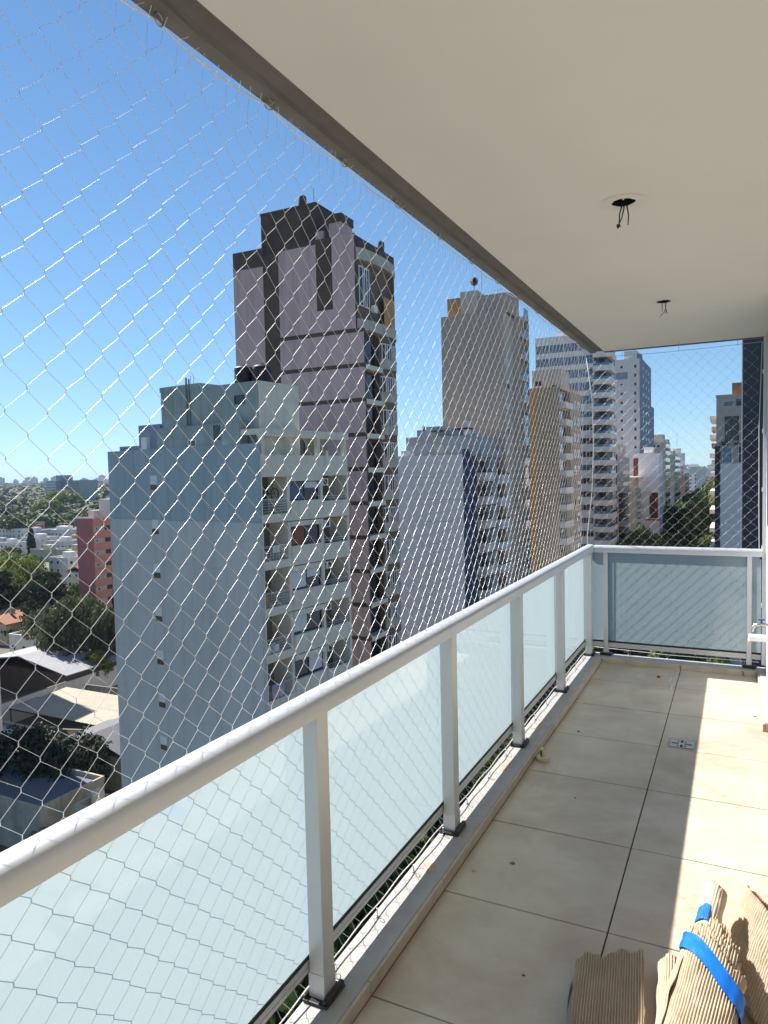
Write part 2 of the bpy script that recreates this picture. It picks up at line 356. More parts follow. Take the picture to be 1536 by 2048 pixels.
# ------------------------------------------------------------------ railings
HR = [(-1.07, .908), (-1.07, .940), (-1.073, .951), (-1.080, .959), (-1.092, .964), (-1.110, .966), (-1.128, .964), (-1.140, .959), (-1.149, .951), (-1.153, .940), (-1.153, .908)]
ra = thing('balcony_railing', 'long aluminium balcony railing with five frosted glass panels beside the tiled floor', 'railing', (-1.1, 0, 0.045))
def P(m, name, mt, parent, **k):                      # build in world coordinates, parent keeps place
    o = m.obj(name, mt, parent, **k)
    if parent.parent is None: o.matrix_parent_inverse = parent.matrix_basis.inverted()
    return o
bpy.context.view_layer.update()
for a, b in ((-2.2, 2.748), (2.7495, 6.13)): P(MB().prof(HR, a, b), 'handrail', 'aluminium', ra, smooth='angle')
post_y = [-1.519, -0.447, 0.626, 1.70, 2.778, 3.838, 4.92, 5.985]
def post(y, parent):
    p = P(MB().box(-1.13, -1.08, y, y+.062, .06, .909), 'post', 'aluminium', parent, bevel=0.002)
    P(MB().box(-1.1315, -1.0785, y-.0015, y+.0635, .05, .128), 'post_sleeve', 'aluminium', p)
    P(MB().box(-1.144, -1.058, y-.022, y+.088, .046, .056).box(-1.144, -1.134, y-.018, y+.03, .056, .066).box(-1.076, -1.060, y-.02, y+.086, .056, .070), 'base_shoe', 'black_plastic', p, bevel=0.004)
for y in post_y: post(y, ra)
for a, b in zip(post_y, post_y[1:]):
    y0, y1 = a+.062, b
    g = P(MB().box(-1.147, -1.139, y0-.030, y1+.030, .160, .907), 'glass_panel', 'frosted_glass', ra); glaze(g, (1, 0, 0))
    P(MB().box(-1.1385, -1.1345, y0-.028, y1+.028, .1625, .172), 'gasket', 'gasket', g)
    P(MB().box(-1.156, -1.132, y0-.0305, y1+.0305, .128, .142).box(-1.154, -1.134, y0-.0305, y1+.0305, .142, .146).box(-1.156, -1.132, y0-.0305, y1+.0305, .146, .1625), 'bottom_rail', 'aluminium', ra)
g = P(MB().box(-1.147, -1.139, 6.018, 6.108, .166, .907), 'glass_panel', 'frosted_glass', ra); glaze(g, (1, 0, 0))
P(MB().box(-1.156, -1.132, 6.018, 6.112, .128, .160), 'bottom_rail', 'aluminium', ra)
re_ = thing('balcony_railing', 'short end railing with one wide frosted glass panel by the garden tap', 'railing', (-0.4, 6.09, 0.045))
bpy.context.view_layer.update()
HE = [(y - 0.0, z) for y, z in [(6.052, .906), (6.052, .938), (6.056, .950), (6.064, .958), (6.078, .963), (6.098, .964), (6.112, .960), (6.121, .951), (6.124, .938), (6.124, .906)]]
P(MB().prof(HE, -1.069, 0.176, 'x'), 'handrail', 'aluminium', re_, smooth='angle')
ex = [-0.995, 0.072]
for x in ex:
    p = P(MB().box(x, x+.034, 6.066, 6.112, .055, .907), 'post', 'aluminium', re_, bevel=0.002)
    P(MB().box(x-.0015, x+.0355, 6.0645, 6.1135, .048, .115), 'post_sleeve', 'aluminium', p)
    P(MB().box(x-.03, x+.065, 6.045, 6.128, .043, .054).box(x-.028, x+.063, 6.047, 6.063, .054, .066), 'base_shoe', 'black_plastic', p, bevel=0.003)
for x0, x1 in ((-1.130, -.996), (-.960, .071), (.107, .170)):
    g = P(MB().box(x0, x1, 6.094, 6.102, .150, .905), 'glass_panel', 'frosted_glass', re_); glaze(g, (0, -1, 0))
    P(MB().box(x0, x1, 6.0895, 6.0935, .146, .160), 'gasket', 'gasket', g)
    P(MB().box(x0, x1, 6.082, 6.112, .108, .127).box(x0, x1, 6.085, 6.110, .127, .130).box(x0, x1, 6.082, 6.112, .130, .146), 'bottom_rail', 'aluminium', re_)
P(MB().box(.160, .172, 6.075, 6.115, .885, .905), 'end_cap', 'black_plastic', re_)

# ------------------------------------------------------------------ safety nets
def build_net(fn, n_u, n_v, a, r, jit, name, parent, top=None):
    m = MB(); rg = random.Random(11)
    pos = {}
    for i in range(n_u+1):
        for j in range(n_v+1):
            if (i+j) % 2 == 0: pos[i, j] = (i*a + rg.gauss(0, jit), j*a + rg.gauss(0, jit))
    kz = 0.0042
    def seg(p0, p1, k=4):
        p0 = Vector(fn(*p0)); p1 = Vector(fn(*p1)); d = (p1-p0).normalized(); u = d.cross(Vector((0, 0, 1))).normalized(); v = d.cross(u); n = len(m.v)
        # slight slack: the strand bows a little at both knots
        for p in (p0, p1): m.v.extend(tuple(p + r*(math.cos(1.5708*q+.785)*u + math.sin(1.5708*q+.785)*v)) for q in range(4))
        m.f.extend((n+q, n+(q+1) % 4, n+4+(q+1) % 4, n+4+q) for q in range(4))
    for (i, j), (u, v) in pos.items():
        for di in (-1, 1):
            q = (i+di, j+1)
            if q in pos: seg((u, v+kz), (pos[q][0], pos[q][1]-kz))
        n = len(m.v); kr = r*2.4
        c0 = Vector(fn(u, v)); e1 = (Vector(fn(u+.01, v))-c0).normalized(); e2 = e1.cross(Vector((0, 0, 1)))
        for dz, rr in ((-kz*1.35, r*.6), (-kz*.5, kr), (kz*.5, kr*.9), (kz*1.35, r*.6)):
            m.v.extend(tuple(c0 + Vector((0, 0, dz)) + rr*(math.cos(1.5708*q)*e1 + math.sin(1.5708*q)*e2)) for q in range(4))
        for s_ in range(3):
            m.f.extend((n+4*s_+q, n+4*s_+(q+1) % 4, n+4*s_+4+(q+1) % 4, n+4*s_+4+q) for q in range(4))
    me = m.mesh(name, 'nylon', True)
    return link(name, me, parent), pos
A = 0.0432
n1 = thing('safety_net', 'white nylon diamond mesh safety net stretched along the long railing', 'net')
NV = 57; Z0 = 0.085
def fn_side(u, v):
    z = Z0 + v
    return (-1.172 + 0.045*max(0.0, (z-1.5)/1.05), -0.55 + u, z)
net1, pos1 = build_net(fn_side, 154, NV, A, 0.00062, 0.0010, 'mesh', n1)
hook_y = [-.4 + .4*k for k in range(17)]
def scallop(y): t = ((y+.4) % .4)/.4; return 2.582 - 0.020*4*t*(1-t)
cab = [(-1.118, -0.55+.05*k, scallop(-0.55+.05*k)) for k in range(134)]
MB().tube(cab, 0.0022, 6).obj('top_cord', 'cord', n1, smooth=True)
ties = MB()
for (i, j), (u, v) in pos1.items():
    if j >= NV-1:
        p = fn_side(u, v); ties.tube([p, ((p[0]-1.118)/2, p[1]+.003, scallop(p[1])-.004), (-1.118, p[1]+.002, scallop(p[1])+.004), (-1.105, p[1]+rnd.uniform(-.02, .02), scallop(p[1])+.016)], 0.0007, 4)
ties.obj('cord_ties', 'nylon', n1, kind='stuff')
low = [(-1.140, -0.55+.05*k, 0.070+.004*math.sin(k)) for k in range(134)]
MB().tube(low, 0.0022, 6).obj('bottom_cord', 'cord', n1, smooth=True)
t2 = MB()
for (i, j), (u, v) in pos1.items():
    if j <= 1:
        p = fn_side(u, v); t2.tube([p, (-1.140, p[1], 0.074)], 0.0007, 4)
t2.obj('cord_ties', 'nylon', n1, kind='stuff')
def hookmesh(flip):
    m = MB(); s_ = -1 if flip else 1
    pts = [(0, 0, 0), (0, 0, .012*s_)] + [(0, .011*math.sin(t), (.024-.011*math.cos(t))*s_) for t in [R(25*q) for q in range(0, 14)]]
    m.tube(pts, .0014, 6); m.lathe([(.006, 0), (.006, .002*s_)], k=10)
    return m.mesh('hook', 'steel', True)
hm, hm2 = hookmesh(False), hookmesh(True)
for y in hook_y:
    o = link('hook', hm2, n1, (-1.112, y, 2.610), rnd.uniform(-.6, .6)); o.scale = (1.2, 1.2, 1.2)
yk = -.35
while yk < 6.0:
    link('hook', hm, n1, (-1.125, yk, .046), rnd.uniform(-.8, .8)).rotation_euler[0] = rnd.uniform(-.2, .5); yk += .31
for k in range(14):                                    # little black clips holding the cord at the raw edge
    MB().box(-1.122, -1.102, -.01, .01, 2.606, 2.612).obj('clip', 'black_plastic', n1, loc=(0, hook_y[k+2], 0))
n2 = thing('safety_net', 'diamond mesh net closing the short end above the railing by the wall', 'net')
def fn_end(u, v): return (-1.155 + u, 6.17, Z0 + v)
net2, pos2 = build_net(fn_end, 30, NV-1, A, 0.00062, 0.0011, 'mesh', n2)
MB().tube([(-1.14, 6.168, 2.535), (-.6, 6.168, 2.525), (-.2, 6.168, 2.53), (.17, 6.168, 2.54)], .0018, 6).obj('top_cord', 'steel', n2)
MB().tube([(-1.14, 6.165, 2.535), (-1.095, 6.16, 2.2), (-1.085, 6.16, 1.8), (-1.10, 6.16, 1.4), (-1.14, 6.165, 1.05), (-1.15, 6.165, .08)], .003, 6).obj('side_cord', 'cord', n2, smooth=True)
MB().tube([(.168, 6.168, 2.54), (.150, 6.165, 1.9), (.152, 6.165, 1.3), (.165, 6.168, .09)], .0025, 6).obj('side_cord', 'cord', n2, smooth=True)
MB().tube([(-1.15, 6.15, .085), (-.5, 6.14, .07), (.16, 6.14, .075)], .0022, 6).obj('bottom_cord', 'cord', n2, smooth=True)
for x in (-.85, -.42, 0.0): MB().tube([(x, 6.168, 2.6), (x, 6.168, 2.525)], .0016, 5).obj('hook', 'steel', n2)
for x in (-.8, -.5, -.2, .05): link('hook', hm, n2, (x, 6.12, .043), R(90))

# ------------------------------------------------------------------ lamp openings in the ceiling
for k, (x, y) in enumerate(holes):
    t = thing('ceiling_opening', ['empty lamp opening with three black wires, on the ceiling far from the end wall', 'empty lamp opening with two black wires, on the ceiling close to the end railing'][k], 'lamp opening', (x, y, 2.6))
    m = MB(); lp = [(px_-x, py_-y) for px_, py_ in hl[k]]; n = len(lp)
    m.v = [(a, b, 0.0) for a, b in lp] + [(a, b, 0.07) for a, b in lp]; m.f = [(j, (j+1) % n, n+(j+1) % n, n+j) for j in range(n)] + [tuple(n+j for j in range(n))]
    m.obj('junction_box', 'dark_hole', t)
    po = circle(0, 0, .085, 26, .12); v_, f_ = plate(po, [[(a*1.06, b*1.06) for a, b in lp]], -.0012); me = bpy.data.meshes.new('filler_patch'); me.from_pydata(v_, [], f_); me.materials.append(MATS['filler']); link('filler_patch', me, t)
    if k == 0:
        for pts in ([(.0, .0, .05), (-.006, .0, -.01), (-.014, .0, -.04), (-.016, .0, -.075), (-.012, 0, -.088)], [(.004, .0, .05), (.002, .0, -.02), (-.006, .0, -.055), (-.018, .0, -.08)], [(.012, 0, .05), (.013, 0, -.02), (.018, 0, -.05), (.016, 0, -.085)]):
            MB().tube(pts, .0032, 6, r1=.0022).obj('wire', 'black_plastic', t, smooth=True)
        MB().lathe([(.003, -.007), (.006, 0), (.004, .008)], (-.02, 0, -.085), 8).obj('connector', 'black_plastic', t)
        MB().box(.002, .007, -.043, -.040, -.005, .0).obj('strap', 'white_plastic', t)
    else:
        for pts in ([(-.01, 0, .05), (-.008, 0, -.02), (-.008, 0, -.06)], [(.012, 0, .05), (.012, 0, -.045), (.006, 0, -.062), (-.012, 0, -.078), (-.022, 0, -.092)], [(.014, 0, -.05), (.02, 0, -.075)]):
            MB().tube(pts, .003, 6, r1=.0018).obj('wire', 'black_plastic', t, smooth=True)

# ------------------------------------------------------------------ floor drain, stop, tap, litter
dr = thing('floor_drain', 'square grey metal floor drain with slots set in the beige tiles', 'drain', (-.279, 4.348, 0.0))
def slot(cx, cy, wx, wy): return rect(cx-wx, cx+wx, cy-wy, cy+wy)
sl_ = [slot(0, .036, .006, .018), slot(0, -.036, .006, .018)]
for s_ in (-1, 1):
    sl_ += [slot(s_*.019, .034, .004, .008), slot(s_*.019, -.034, .004, .008), slot(s_*.036, .007, .020, .0025), slot(s_*.036, -.001, .020, .0025), slot(s_*.036, -.009, .020, .0025)]
v_, f_ = plate(rect(-.064, .064, -.058, .058), sl_, 0.0035)
me = bpy.data.meshes.new('grate'); me.from_pydata(v_, [], f_); me.materials.append(MATS['drain_metal']); link('grate', me, dr)
MB().box(-.06, .06, -.054, .054, .0012, .0018).obj('trap', 'dark_hole', dr)
MB().box(-.068, -.0645, -.062, .062, .0012, .0042).box(.0645, .068, -.062, .062, .0012, .0042).box(-.0645, .0645, -.062, -.0585, .0012, .0042).box(-.0645, .0645, .0585, .062, .0012, .0042).obj('rim', 'steel', dr)

ds = thing('door_stop', 'cream plastic door stop with a short peg lying by the curb', 'door stop', (-.956, 3.81, 0.0))
MB().lathe([(.033, .0), (.035, .004), (.035, .018), (.031, .022)], k=24).obj('base_disc', 'cream_plastic', ds, smooth='angle')
MB().lathe([(.011, .022), (.0115, .062), (.009, .068)], k=14).obj('peg', 'cream_plastic', ds, smooth='angle')
MB().box(-.007, -.001, -.0135, -.0105, .026, .056).obj('slot', 'dark_hole', ds)

tp = thing('garden_tap', 'brass garden tap with blue lever on the grey wall end', 'tap', (.198, 5.35, .53))
MB().tube([(0, 0, 0), (-.055, 0, 0), (-.085, 0, -.006), (-.098, 0, -.03)], .010, 10).lathe([(.018, -.004), (.018, .004)], (-.05, 0, 0), 12).tube([(-.098, 0, -.03), (-.102, 0, -.052)], .009, 10).obj('body', 'steel', tp, smooth='angle')
MB().tube([(-.045, 0, .01), (-.045, 0, .03)], .007, 8).box(-.066, -.026, -.006, .006, .028, .038).obj('lever', 'blue_plastic', tp)
sd = thing('drip_tray', 'white plastic hose holder below the garden tap', 'hose holder', (.19, 5.30, .43))
MB().box(-.115, .008, -.035, .035, 0, .036).obj('tray', 'white_plastic', sd, bevel=.006)
MB().box(-.118, -.112, -.038, .038, -.004, .004).obj('clip', 'white_plastic', sd)

m = MB().tube([(-.52, 5.785, .003), (-.485, 5.782, .003), (-.45, 5.765, .003), (-.44, 5.68, .003), (-.446, 5.60, .003), (-.425, 5.50, .003), (-.418, 5.46, .003), (-.424, 5.375, .003)], .0028, 6)
tag(m.obj('string', 'cord', smooth=True), 'short white string lying on the tiles near the end curb', 'string')
m = MB().lathe([(.004, 0), (.014, .003), (.016, .010), (.008, .016)], (-.528, 5.69, .0005), 9)
tag(m.obj('bottle_cap', 'red_plastic'), 'small crumpled red cap beside the white string', 'cap')
def chip(x, y, sz, mt, label):
    m = MB(); rg = random.Random(int(x*1000)); k = 7
    m.v = [(x + sz*rg.uniform(.6, 1.2)*math.cos(j*6.28/k), y + sz*rg.uniform(.4, .9)*math.sin(j*6.28/k), .001) for j in range(k)] + [(x + sz*.3*rg.uniform(.6, 1.2)*math.cos(j*6.28/k), y + sz*.3*math.sin(j*6.28/k), sz*rg.uniform(.3, .6)) for j in range(k)]
    m.f = [tuple(range(k)), tuple(range(k, 2*k))] + [(j, (j+1) % k, k+(j+1) % k, k+j) for j in range(k)]
    tag(m.obj('debris_chip', mt), label, 'debris')
chip(-.939, 2.616, .013, 'rust', 'brown leaf crumb on the tiles close to the curb')
chip(-.812, 2.731, .015, 'raw_concrete', 'grey mortar chip on the tiles')
chip(-.60, 2.12, .006, 'debris', 'tiny dark crumb near the crossing of tile joints')
chip(-.86, 4.32, .012, 'debris', 'dark sliver on the floor against the side curb')
chip(-.70, 3.42, .008, 'debris', 'dark fleck along a tile joint')
chip(.11, 5.02, .010, 'debris', 'dark fleck on the sunlit tiles')
m = MB().tube([(.045, 5.976, .036), (.05, 5.972, .022), (.046, 5.970, .006), (.062, 5.962, .004)], .003, 5)
tag(m.obj('zip_tie', 'black_plastic'), 'black tie end hanging over the end curb', 'cable tie')

# ------------------------------------------------------------------ cardboard
def sheet(path, length, mtx, seed, amp=.0017, period=.0078, rag=.012, th=.0022, nl=26, skew=0.0):
    """corrugated sheet: a profile in local xz is fluted along its normal and pulled along local y"""
    rg = random.Random(seed); pts = [Vector((x, 0, z)) for x, z in path]
    L = [0]
    for a, b in zip(pts, pts[1:]): L.append(L[-1] + (b-a).length)
    n = int(L[-1]/period*6); m = MB(); cols = []
    ph = [rg.uniform(-.6, .6) for _ in range(int(L[-1]/period)+3)]
    yr = 0; rag0 = []; rag1 = []
    for i in range(n+1):
        yr = .8*yr + rg.uniform(-1, 1)*.5; rag1.append(length + rag*yr + rag*.9*math.sin(i*.09+seed)); rag0.append(rag*.5*rg.uniform(-1, 1))
    k = 0
    for i in range(n+1):
        s_ = L[-1]*i/n
        while k < len(L)-2 and s_ > L[k+1]: k += 1
        t = (s_-L[k])/max(1e-9, L[k+1]-L[k]); p = pts[k].lerp(pts[k+1], t); d = (pts[k+1]-pts[k]).normalized(); nn = Vector((-d.z, 0, d.x))
        wv = math.sin(6.28318*s_/period + ph[int(s_/period)]*.5)
        wv = wv if wv > -.2 else -.2 + (wv+.2)*1.6          # sharp valleys, round ridges
        row = []
        for j in range(nl+1):
            f = j/nl; y = rag0[i] + (rag1[i] + skew*p.x - rag0[i])*f
            cr0 = .0022*math.sin(f*5+seed+s_*26) + .0014*math.sin(f*13-s_*55+seed*2) + .0012*math.sin(f*31+s_*91+seed) - .004*max(0, math.sin(f*7.5+s_*9+seed*1.7))**8
            q = p + nn*(amp*wv + cr0); row.append(mtx @ Vector((q.x, y, q.z)))
        cols.append((row, (mtx.to_3x3() @ nn)))
    base = len(m.v)
    for row, nn in cols: m.v += [tuple(p) for p in row]
    for row, nn in cols: m.v += [tuple(p - nn*th) for p in row]
    st = nl+1; off = (n+1)*st
    for i in range(n):
        for j in range(nl):
            a = i*st+j; m.f.append((a, a+st, a+st+1, a+1)); m.f.append((off+a, off+a+1, off+a+st+1, off+a+st))
        a = i*st; m.f.append((a, off+a, off+a+st, a+st)); a = i*st+nl; m.f.append((a, a+st, off+a+st, off+a))
    for i in (0, n):
        for j in range(nl):
            a = i*st+j; m.f.append((a, a+1, off+a+1, off+a))
    return m
def ramp_path(pts, sub=6):                              # smooth polyline
    out = []
    P4 = [Vector(p) for p in pts]
    for i in range(len(P4)-1):
        p0, p1, p2, p3 = P4[max(0, i-1)], P4[i], P4[i+1], P4[min(len(P4)-1, i+2)]
        for s_ in range(sub):
            t = s_/sub; out.append(tuple(.5*((2*p1) + (p2-p0)*t + (2*p0-5*p1+4*p2-p3)*t*t + (3*p1-3*p2+p3-p0)*t**3)))
    out.append(tuple(P4[-1])); return out
def frame(o, yaxis, up):                                # matrix: local y along yaxis, local z near up
    y = Vector(yaxis).normalized(); x = y.cross(Vector(up)).normalized(); z = x.cross(y)
    M = Matrix((x, y, z)).transposed().to_4x4(); M.translation = Vector(o); return M

# left folded pad: flutes run away from the camera, its left side folded under
def frame2(o, xaxis, yaxis):
    x = Vector(xaxis).normalized(); y = Vector(yaxis).normalized(); z = x.cross(y).normalized()
    M = Matrix((x, y, z)).transposed().to_4x4(); M.translation = Vector(o); return M
cb = thing('cardboard_pad', 'folded corrugated cardboard pad with torn far edge lying in the shade', 'cardboard', (-.31, 1.9, 0))
PM = frame2((-.275, 1.62, .003), (1, .12, 0), (-.115, 1, .012))
P(sheet(ramp_path([(-.086, .003), (-.104, .010), (-.108, .026), (-.094, .038), (-.07, .041), (-.03, .040), (.02, .041), (.065, .043), (.092, .046)], 8), .66, PM, 2, rag=.010, skew=.45, amp=.0030), 'sheet', 'cardboard', cb, smooth=True)
P(sheet(ramp_path([(-.092, .006), (-.090, .024), (-.06, .031), (.02, .031), (.086, .036)]), .64, PM, 5, rag=.013, skew=.45), 'sheet', 'cardboard', cb, smooth=True)
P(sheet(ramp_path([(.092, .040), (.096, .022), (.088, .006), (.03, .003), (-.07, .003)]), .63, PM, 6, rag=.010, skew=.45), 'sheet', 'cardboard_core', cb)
tpm = MB()
for i in range(12):
    f = i/11
    for s_ in (0, 1): tpm.v.append(tuple(PM @ Vector((-.113 - .004*math.sin(f*3.1), .36 + .14*f, .004 + .030*s_ + .003*math.sin(f*7)))))
tpm.f = [(2*i, 2*i+1, 2*i+3, 2*i+2) for i in range(11)]
P(tpm, 'tape', 'blue_tape', cb)

# narrow sunlit strip between the pads
cs = thing('cardboard_strip', 'narrow curled cardboard strip between the shaded pad and the taped roll', 'cardboard', (-.19, 1.9, 0))
P(sheet(ramp_path([(-.034, .004), (-.028, .03), (-.012, .050), (.012, .054), (.03, .04), (.036, .004)]), .62, frame2((-.150, 1.70, .002), (1, .06, 0), (-.055, 1, .01)), 8, rag=.007), 'sheet', 'cardboard', cs, smooth=True)
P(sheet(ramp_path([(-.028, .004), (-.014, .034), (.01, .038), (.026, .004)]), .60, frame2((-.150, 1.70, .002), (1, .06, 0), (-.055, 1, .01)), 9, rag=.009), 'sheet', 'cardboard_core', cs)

# taped roll: several wraps of cardboard, tied with blue tape
ro = thing('cardboard_roll', 'bundle of rolled cardboard tied round with bright blue tape', 'cardboard', (0, 2.1, 0))
RM = frame2((-.125, 1.80, .052), (1, -.17, 0), (.085, .50, .105))
def spiral(r0, r1, turns, sq, n=60, a0=0.0):
    return [((r0+(r1-r0)*i/n)*math.cos(a0+turns*6.28318*i/n), (r0+(r1-r0)*i/n)*sq*math.sin(a0+turns*6.28318*i/n)) for i in range(n+1)]
P(sheet(spiral(.092, .080, 1.15, .52, a0=2.5), .46, RM, 21, rag=.010, nl=26, skew=-.75), 'outer_wrap', 'cardboard', ro, smooth=True)
P(sheet(spiral(.074, .064, 1.1, .52, a0=1.0), .50, RM, 22, rag=.016, nl=24, skew=-.65), 'middle_wrap', 'cardboard', ro, smooth=True)
P(sheet(spiral(.058, .046, 1.2, .52, a0=3.0), .53, RM, 24, rag=.018, nl=24, skew=-.5), 'middle_wrap', 'cardboard', ro, smooth=True)
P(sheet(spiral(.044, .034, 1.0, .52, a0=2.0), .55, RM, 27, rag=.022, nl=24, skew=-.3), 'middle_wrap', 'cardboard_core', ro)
RM2 = frame2((-.115, 2.12, .085), (1, -.15, 0), (.062, .36, .125))
P(sheet(spiral(.034, .028, 1.3, .95, a0=.5), 0.39, RM2, 23, rag=.008, nl=22, amp=.0006), 'inner_roll', 'paper', ro, smooth=True)
def band(M, ra_, sq, y0, y1, skew, name, parent, mt='blue_tape', a0=0, a1=6.28318, rr=random.Random(4)):
    m = MB(); n = 96
    for i in range(n+1):
        a = a0+(a1-a0)*i/n; wob = 1+.012*math.sin(5*a)+.008*math.sin(13*a)
        for q in range(6):
            y = y0+(y1-y0)*q/5
            k = wob + .016*math.sin(a*7+y*150) + .010*math.sin(a*19+y*330) + .008*math.sin(a*41-y*500)
            m.v.append(tuple(M @ Vector((ra_*k*math.cos(a), y + skew*math.cos(a) + .004*math.sin(4*a), ra_*sq*k*math.sin(a)))))
    for i in range(n):
        for j in range(5): q = 6*i+j; m.f.append((q, q+6, q+7, q+1))
    return P(m, name, mt, parent, smooth=True)
band(RM, .0985, .57, .352, .418, -.085, 'tape', ro)
band(RM2, .037, 1.0, .24, .30, .0, 'tape', ro, a0=1.5, a1=3.0)

# big folded sheet leaning behind the roll: its flutes run up the slope to the fold
bg_ = thing('cardboard_sheet', 'large folded cardboard sheet arched over behind the taped roll', 'cardboard', (.12, 2.4, 0))
for k, (dz, ln, sd_, mt) in enumerate(((0, .27, 31, 'cardboard'), (-.018, .255, 32, 'cardboard'), (-.034, .245, 33, 'cardboard_core'), (-.050, .25, 34, 'cardboard'))):
    BM = frame2((-.055+.004*k, 2.40-.008*k, .035+.6*dz), (.42, -.90, .0), (.085, .19, .15))
    P(sheet(ramp_path([(-.03, -.03+dz*.3), (.0, dz*.3), (.06, .012+dz*.4), (.14, .015+dz*.4), (.22, .006+dz*.4), (.30, -.01+dz*.4)]), ln, BM, sd_, rag=.0015, nl=22, period=.010), 'sheet', mt, bg_, smooth=True)
BM = frame2((.055, 2.575, .187), (.42, -.90, .0), (.09, .13, -.22))
P(sheet(ramp_path([(-.02, -.01), (.0, .004), (.06, .008), (.14, .008), (.30, -.004)]), .24, BM, 36, rag=.0015, nl=16, period=.010), 'sheet', 'cardboard', bg_, smooth=True)
# flat piece at the bottom right and the near pale flap
lf = thing('cardboard_sheet', 'flat sunlit cardboard offcut on the tiles under the taped roll', 'cardboard', (.1, 1.9, 0))
P(sheet(ramp_path([(-.15, .004), (-.05, .016), (.1, .02), (.22, .010)]), .42, frame2((.11, 1.78, .003), (1, -.3, 0), (.3, 1, .0)), 41, rag=.010), 'sheet', 'cardboard', lf)
pf = thing('cardboard_flap', 'pale smooth cardboard flap in front of the fluted pads', 'cardboard', (-.16, 1.75, 0))
P(sheet(ramp_path([(-.06, .062), (-.02, .078), (.03, .080), (.08, .066)]), .27, frame2((-.155, 1.66, .0), (1, .1, 0), (0, 1, .02)), 43, amp=.0004, rag=.006), 'sheet', 'paper', pf, smooth=True)
#CITY
# ================================================================== THE CITY
CACHE = {}
class Bd:
    """a building: local x runs right along the front, the near corner is the origin, y runs back along the street"""
    def __init__(s, name, label, x, y, th=0, cat='building', group=None):
        s.o = thing(name, label, cat, (x, y, G), -R(th), group)
    def part(s, name, boxes, mt, parent=None, loc=(0, 0, 0), smooth=False):
        key = (name, tuple(boxes), mt)
        if key not in CACHE:
            m = MB()
            for b in boxes: m.box(b[0], b[1], b[2], b[3], b[4]-G, b[5]-G)
            CACHE[key] = m.mesh(name, mt)
        return link(name, CACHE[key], parent or s.o, loc)
    def rep(s, name, boxes, mt, zs, parent=None):
        return [s.part(name, boxes, mt, parent, (0, 0, z)) for z in zs]
    def win(s, face, u0, u1, z0, z1, off=0.0, frame='frame_white', pane='pane_dark', mull=1, shutter=0.0, fw=0.06, shm='shutter', zs=(0,), name='window', proud=0.05):
        """frame with glass set back in it; shutter = share of the height covered by a lowered roller blind"""
        w_, h_ = u1-u0, z1-z0; key = ('win', face, round(w_, 3), round(h_, 3), frame, pane, mull, shutter, fw, shm, proud)
        if key not in CACHE:
            def mk(rects, d0, d1, mt, nm):
                m = MB()
                for a, b, c, d in rects:
                    if face == 'f': m.box(a, b, -d1, -d0, c, d)
                    else: m.box(d0, d1, a, b, c, d)
                return m.mesh(nm, mt)
            fr = [(0, w_, 0, fw), (0, w_, h_-fw, h_), (0, fw, fw, h_-fw), (w_-fw, w_, fw, h_-fw)]
            for k in range(1, mull): c = w_*k/mull; fr.append((c-fw*.5, c+fw*.5, fw, h_-fw))
            sh = None
            if shutter: sh = mk([(fw, w_-fw, h_-fw-(h_-2*fw)*shutter, h_-fw)], 0.012, proud*.7, shm, 'blind')
            CACHE[key] = (mk(fr, 0.0, proud, frame, name), mk([(fw, w_-fw, fw, h_-fw)], 0.0, 0.010, pane, 'pane'), sh)
        a, b, c = CACHE[key]; out = []
        for dz in zs:
            loc = (u0, off, z0-G+dz) if face == 'f' else (off, u0, z0-G+dz)
            o = link(name, a, s.o, loc); link('pane', b, o)
            if c: link('blind', c, o)
            out.append(o)
        return out
def cylobj(name, c, r, z0, z1, mt, parent, k=20, ridges=False):
    pr = [(r*.98, z0), (r, z0+.05)]
    if ridges:
        n = 5
        for i in range(n): a = z0+.1+(z1-z0-.3)*i/n; b = z0+.1+(z1-z0-.3)*(i+.6)/n; pr += [(r, a), (r*1.03, a+.04), (r*1.03, b), (r, b+.04)]
    pr += [(r, z1-.15), (r*.75, z1-.03), (r*.3, z1), (r*.28, z1+.06)]
    return MB().lathe(pr, c, k).obj(name, mt, parent, smooth='angle')

# ------------------------------------------------------------------ blue and cream apartment block
B = Bd('apartment_block', 'blue-grey apartment block with cream balcony front, narrow windows and pergola on its roof', -26.73, 35.99, 8)
B.part('upper_wall', [(-15.3, 0.0, 0, .3, -1.28, 3.68)], 'blue_render')
for k in range(12): B.part('lower_wall', [(-15.3, 0.0, 0, .3, round(max(-36, -1.30-3.11*(k+1)+.012), 3), round(-1.30-3.11*k, 3))], 'grey_blue_render')
B.part('core', [(-15.3, -1.7, .3, 9.2, -36, 2.75), (-15.3, -15.0, .3, 9.2, 2.75, 3.68), (-15.0, -1.7, 8.9, 9.2, 2.75, 3.4)], 'grey_blue_render')
B.win('f', -10.46, -9.68, .78, 1.85, frame='grey_blue_render', mull=1, shutter=.62, fw=.03, shm='shutter', zs=[-3.11*k for k in range(12)], proud=.03)
FZ = [-2.99*k for k in range(12)]
B.part('corner_pier', [(-1.7, 0.02, 0.301, .40, -36, 2.96)], 'cream_render')
B.part('roof_parapet', [(-.22, 0, .34, 9.26, 1.79, 2.96), (-1.7, 0.06, .34, 9.26, 1.56, 1.79)], 'cream_render')
B.part('parapet_end', [(-.2, .02, 9.262, 9.32, 1.79, 2.96)], 'teal_render')
